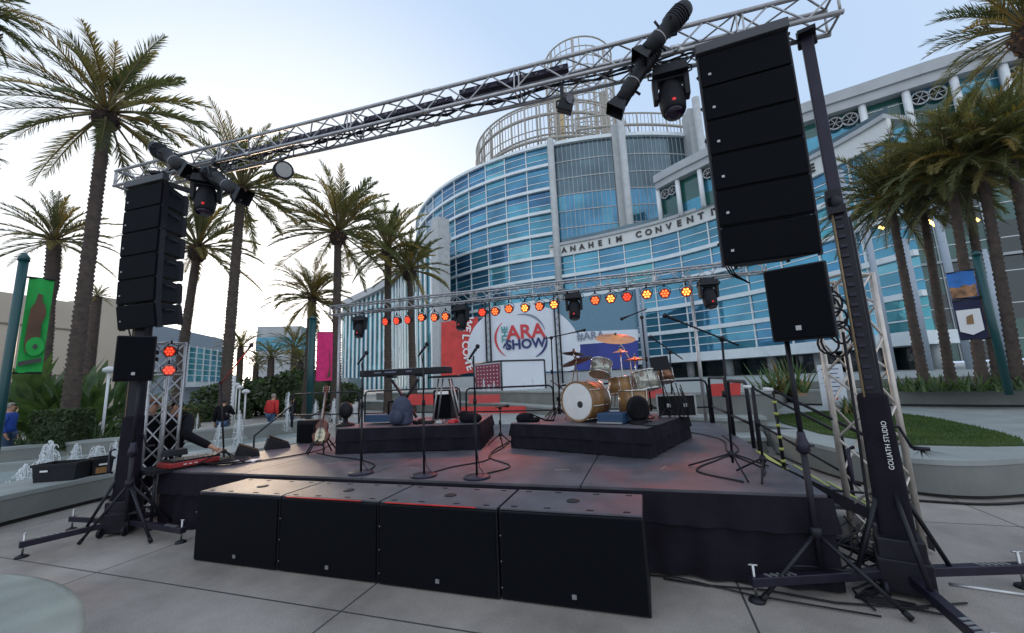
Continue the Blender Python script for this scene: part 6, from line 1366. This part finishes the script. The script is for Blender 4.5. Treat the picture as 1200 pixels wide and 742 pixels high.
# ================================================================ PEOPLE
import bmesh
def skin_mesh(J,E,R,sub=2,root=0):
    me=bpy.data.meshes.new('t'); bm=bmesh.new(); ly=bm.verts.layers.skin.verify(); vs=[]
    for i,p in enumerate(J):
        v=bm.verts.new(p); r=R[i]; v[ly].radius=r if isinstance(r,tuple) else (r,r); v[ly].use_root=(i==root); vs.append(v)
    for a,c in E: bm.edges.new((vs[a],vs[c]))
    bm.to_mesh(me); bm.free(); o=bpy.data.objects.new('t',me); sc.collection.objects.link(o); o.modifiers.new('s','SKIN').use_smooth_shade=True; m=o.modifiers.new('u','SUBSURF'); m.levels=sub; m.render_levels=sub
    dg=bpy.context.evaluated_depsgraph_get(); out=bpy.data.meshes.new_from_object(o.evaluated_get(dg)); bpy.data.objects.remove(o)
    for p in out.polygons: p.use_smooth=True
    return out
def person(label,loc,rz,H,pose,top,legs,hair,lean=0.0,cap=None,arm_r=None,arm_l=None,stride=.0,headturn=0):
    """built in units of a 1.75 body then scaled to H; faces -y locally"""
    t=thing('person',label,'person',loc,rz=rz); k=H/1.75; V=Vector
    def ln(p):  # lean the upper body about the hips
        p=V(p); q=p-V((0,0,.95)); M_=Matrix.Rotation(lean,3,'X'); return V((0,0,.95))+M_@q
    pel=V((0,0,.95)); sp=ln((0,.01,1.18)); ch=ln((0,.0,1.38)); nk=ln((0,.0,1.52)); hb=ln((0,-.02,1.60)); ht=ln((0,-.02,1.72))
    J=[pel,sp,ch,nk,hb,ht]; R=[(.15,.11),(.14,.105),(.165,.11),(.055,.055),(.078,.09),(.062,.075)]; E=[(0,1),(1,2),(2,3),(3,4),(4,5)]
    arms={}
    for s,arm in ((-1,arm_r),(1,arm_l)):
        sh=ln((s*.19,0,1.43)); el,wr=arm if arm else ((s*.26,.03,1.15),(s*.25,-.07,.92)); el=V(el) if arm else ln(el); wr=V(wr) if arm else ln(wr)
        i=len(J); J+= [sh,el,wr]; R+=[.058,.045,.032]; E+=[(2,i),(i,i+1),(i+1,i+2)]; d=(wr-el).normalized(); pm=wr+d*.07; J.append(pm); R.append((.036,.02)); E.append((i+2,i+3)); j=i+3
        sd_=d.cross(V((0,1,.2))).normalized()
        for q in range(4):
            b0=len(J); o_=sd_*(-.027+.018*q); J+=[pm+o_*1.1+d*.03,pm+o_*1.3+d*.06+V((0,-.008,-.004)),pm+o_*1.3+d*(.085+(.012 if q in(1,2) else 0))+V((0,-.02,-.012))]; R+=[.0095,.0088,.0075]; E+=[(j,b0),(b0,b0+1),(b0+1,b0+2)]
        b0=len(J); J+=[wr+d*.035-sd_*.04,wr+d*.065-sd_*.058]; R+=[.012,.009]; E+=[(j,b0),(b0,b0+1)]
        arms[s]=(sh,el,wr)
    lg={}
    for s in (-1,1):
        st_=stride*s; hp=V((s*.09,0,.90)); kn=V((s*.10,-.04-st_*.5,.50)); an=V((s*.10,.02-st_,.09)); i=len(J); J+=[hp,kn,an,an+V((0,-.12,-.05))]; R+=[.088,.058,.042,(.04,.03)]; E+=[(0,i),(i,i+1),(i+1,i+2),(i+2,i+3)]; lg[s]=(hp,kn,an)
    sc3=Matrix.Scale(k,4)
    def fin(me,name,mn):
        me.transform(sc3); me.materials.clear(); me.materials.append(M[mn]); o=bpy.data.objects.new(name,me); sc.collection.objects.link(o); o.parent=t; return o
    fin(skin_mesh(J,E,R),'body','skin')
    # jacket
    J=[pel+V((0,0,-.06)),sp,ch,ln((0,0,1.49))]; R=[(.215,.17),(.205,.165),(.225,.175),(.10,.10)]; E=[(0,1),(1,2),(2,3)]
    for s in (-1,1):
        sh,el,wr=arms[s]; i=len(J); J+=[sh,el,el.lerp(wr,.93)]; R+=[.105,.074,.056]; E+=[(2,i),(i,i+1),(i+1,i+2)]
    fin(skin_mesh(J,E,R),'jacket',top)
    J=[pel]; R=[(.158,.12)]; E=[]
    for s in (-1,1):
        hp,kn,an=lg[s]; i=len(J); J+=[hp,kn,an+V((0,0,.0))]; R+=[.108,.078,.068]; E+=[(0,i),(i,i+1),(i+1,i+2)]
    fin(skin_mesh(J,E,R),'trousers',legs)
    b=B('shoe')
    for s in (-1,1): an=lg[s][2]; b.ball((an.x*k,(an.y-.06)*k,.045*k),.06*k,n=10,sq=(.85,2.0,.75))
    b.build('shoes',t,world=False)
    hm=Matrix.Rotation(headturn,3,'Z')
    hc=hb.lerp(ht,.5); b=B(hair); bc=(hc+V((0,.018,.028)))*k; b.ball(bc,.098*k,n=16,sq=(.86,1.0,.98)); 
    # cut the hair away from the face
    keep=[i for i,f in enumerate(b.f) if not (sum((b.v[j].y-bc.y) for j in f)/len(f)<-.02*k and sum((b.v[j].z-bc.z) for j in f)/len(f)<.045*k)]
    b.f=[b.f[i] for i in keep]; b.m=[b.m[i] for i in keep]; b.s=[b.s[i] for i in keep]; 
    b.build('hair',t,world=False)
    if cap: b=B(cap); b.lathe([(.098*k,0),(.098*k,.03*k),(.08*k,.08*k),(.03*k,.105*k)],(hc+V((0,0,.03)))*k,n=16); b.box((hc+V((0,-.12,.035)))*k,(.12*k,.10*k,.012*k)); b.build('cap',t,world=False)
    b=B('skin'); f=hc; b.ball((f+V((0,-.105,-.012)))*k,.016*k,n=8,sq=(.8,1,1.3)); 
    for s in (-1,1): b.ball((f+V((s*.082,.0,-.005)))*k,.02*k,n=8,sq=(.4,.8,1.2))
    b.build('nose_and_ears',t,world=False)
    b=B('letter_dark')
    for s in (-1,1): b.ball((f+V((s*.032,-.094,.012)))*k,.008*k,n=6)
    b.box((f+V((0,-.098,-.048)))*k,(.045*k,.006*k,.006*k)); b.build('eyes_and_mouth',t,world=False)
    return t
def at_ground(u,v,r): q=atr(u,v,r); return Vector((q.x,q.y,0)),math.atan2(q.y,q.x)
def pz(u,v,r): return atr(u,v,r).z
q,a=at_ground(318,480,17); person('person in a red jacket and jeans walking beyond the fountain',q,a-PI/2+2.4,pz(320,462,17),0,'jacket_red','jeans','hair_grey',lean=.12,stride=.12)
q,a=at_ground(341,480,18.5); person('person in a black jacket walking right of the red jacketed one',q,a-PI/2+2.2,pz(341,466,18.5),0,'jacket_black','jeans','hair_dark',lean=.1,stride=-.1)
q,a=at_ground(262,480,15.2); person('person in a black jacket and jeans seen from behind, before the slender palm',q,a-PI/2+3.0,pz(262,468,15.2),0,'jacket_black','jeans','hair_dark',arm_r=((-.3,.0,1.22),(-.32,-.2,1.2)))
q,a=at_ground(12,480,16.5); person('person in a bright blue jacket at the left edge beside the teal pole',q,a-PI/2+1.2,pz(12,473,16.5),0,'jacket_blue','jeans','hair_grey')
q,a=at_ground(171,500,7.9); person('technician in black with a brown cap standing behind the left mast',q,a-PI/2+.9,pz(172,468,7.9),0,'jacket_black','jacket_black','hair_dark',cap='cap_brown',lean=.08)
q,a=at_ground(200,500,8.1); h_=1.58; mpl=mp
tt=thing('tmp','x','x',q); bpy.data.objects.remove(tt)
rzp=R_(70); inv=Matrix.Rotation(-rzp,3,'Z'); k_=1.75/h_
hand=(inv@(Vector((mp.x+.02,mp.y+.28,.86))-q))*k_; el=(inv@(Vector((mp.x-.28,mp.y+.12,1.05))-q))*k_
person('technician in black bending over the mixing console with one arm stretched out',q,rzp,h_,0,'jacket_black','jacket_black','hair_dark',lean=.42,arm_l=(tuple(el),tuple(hand)))
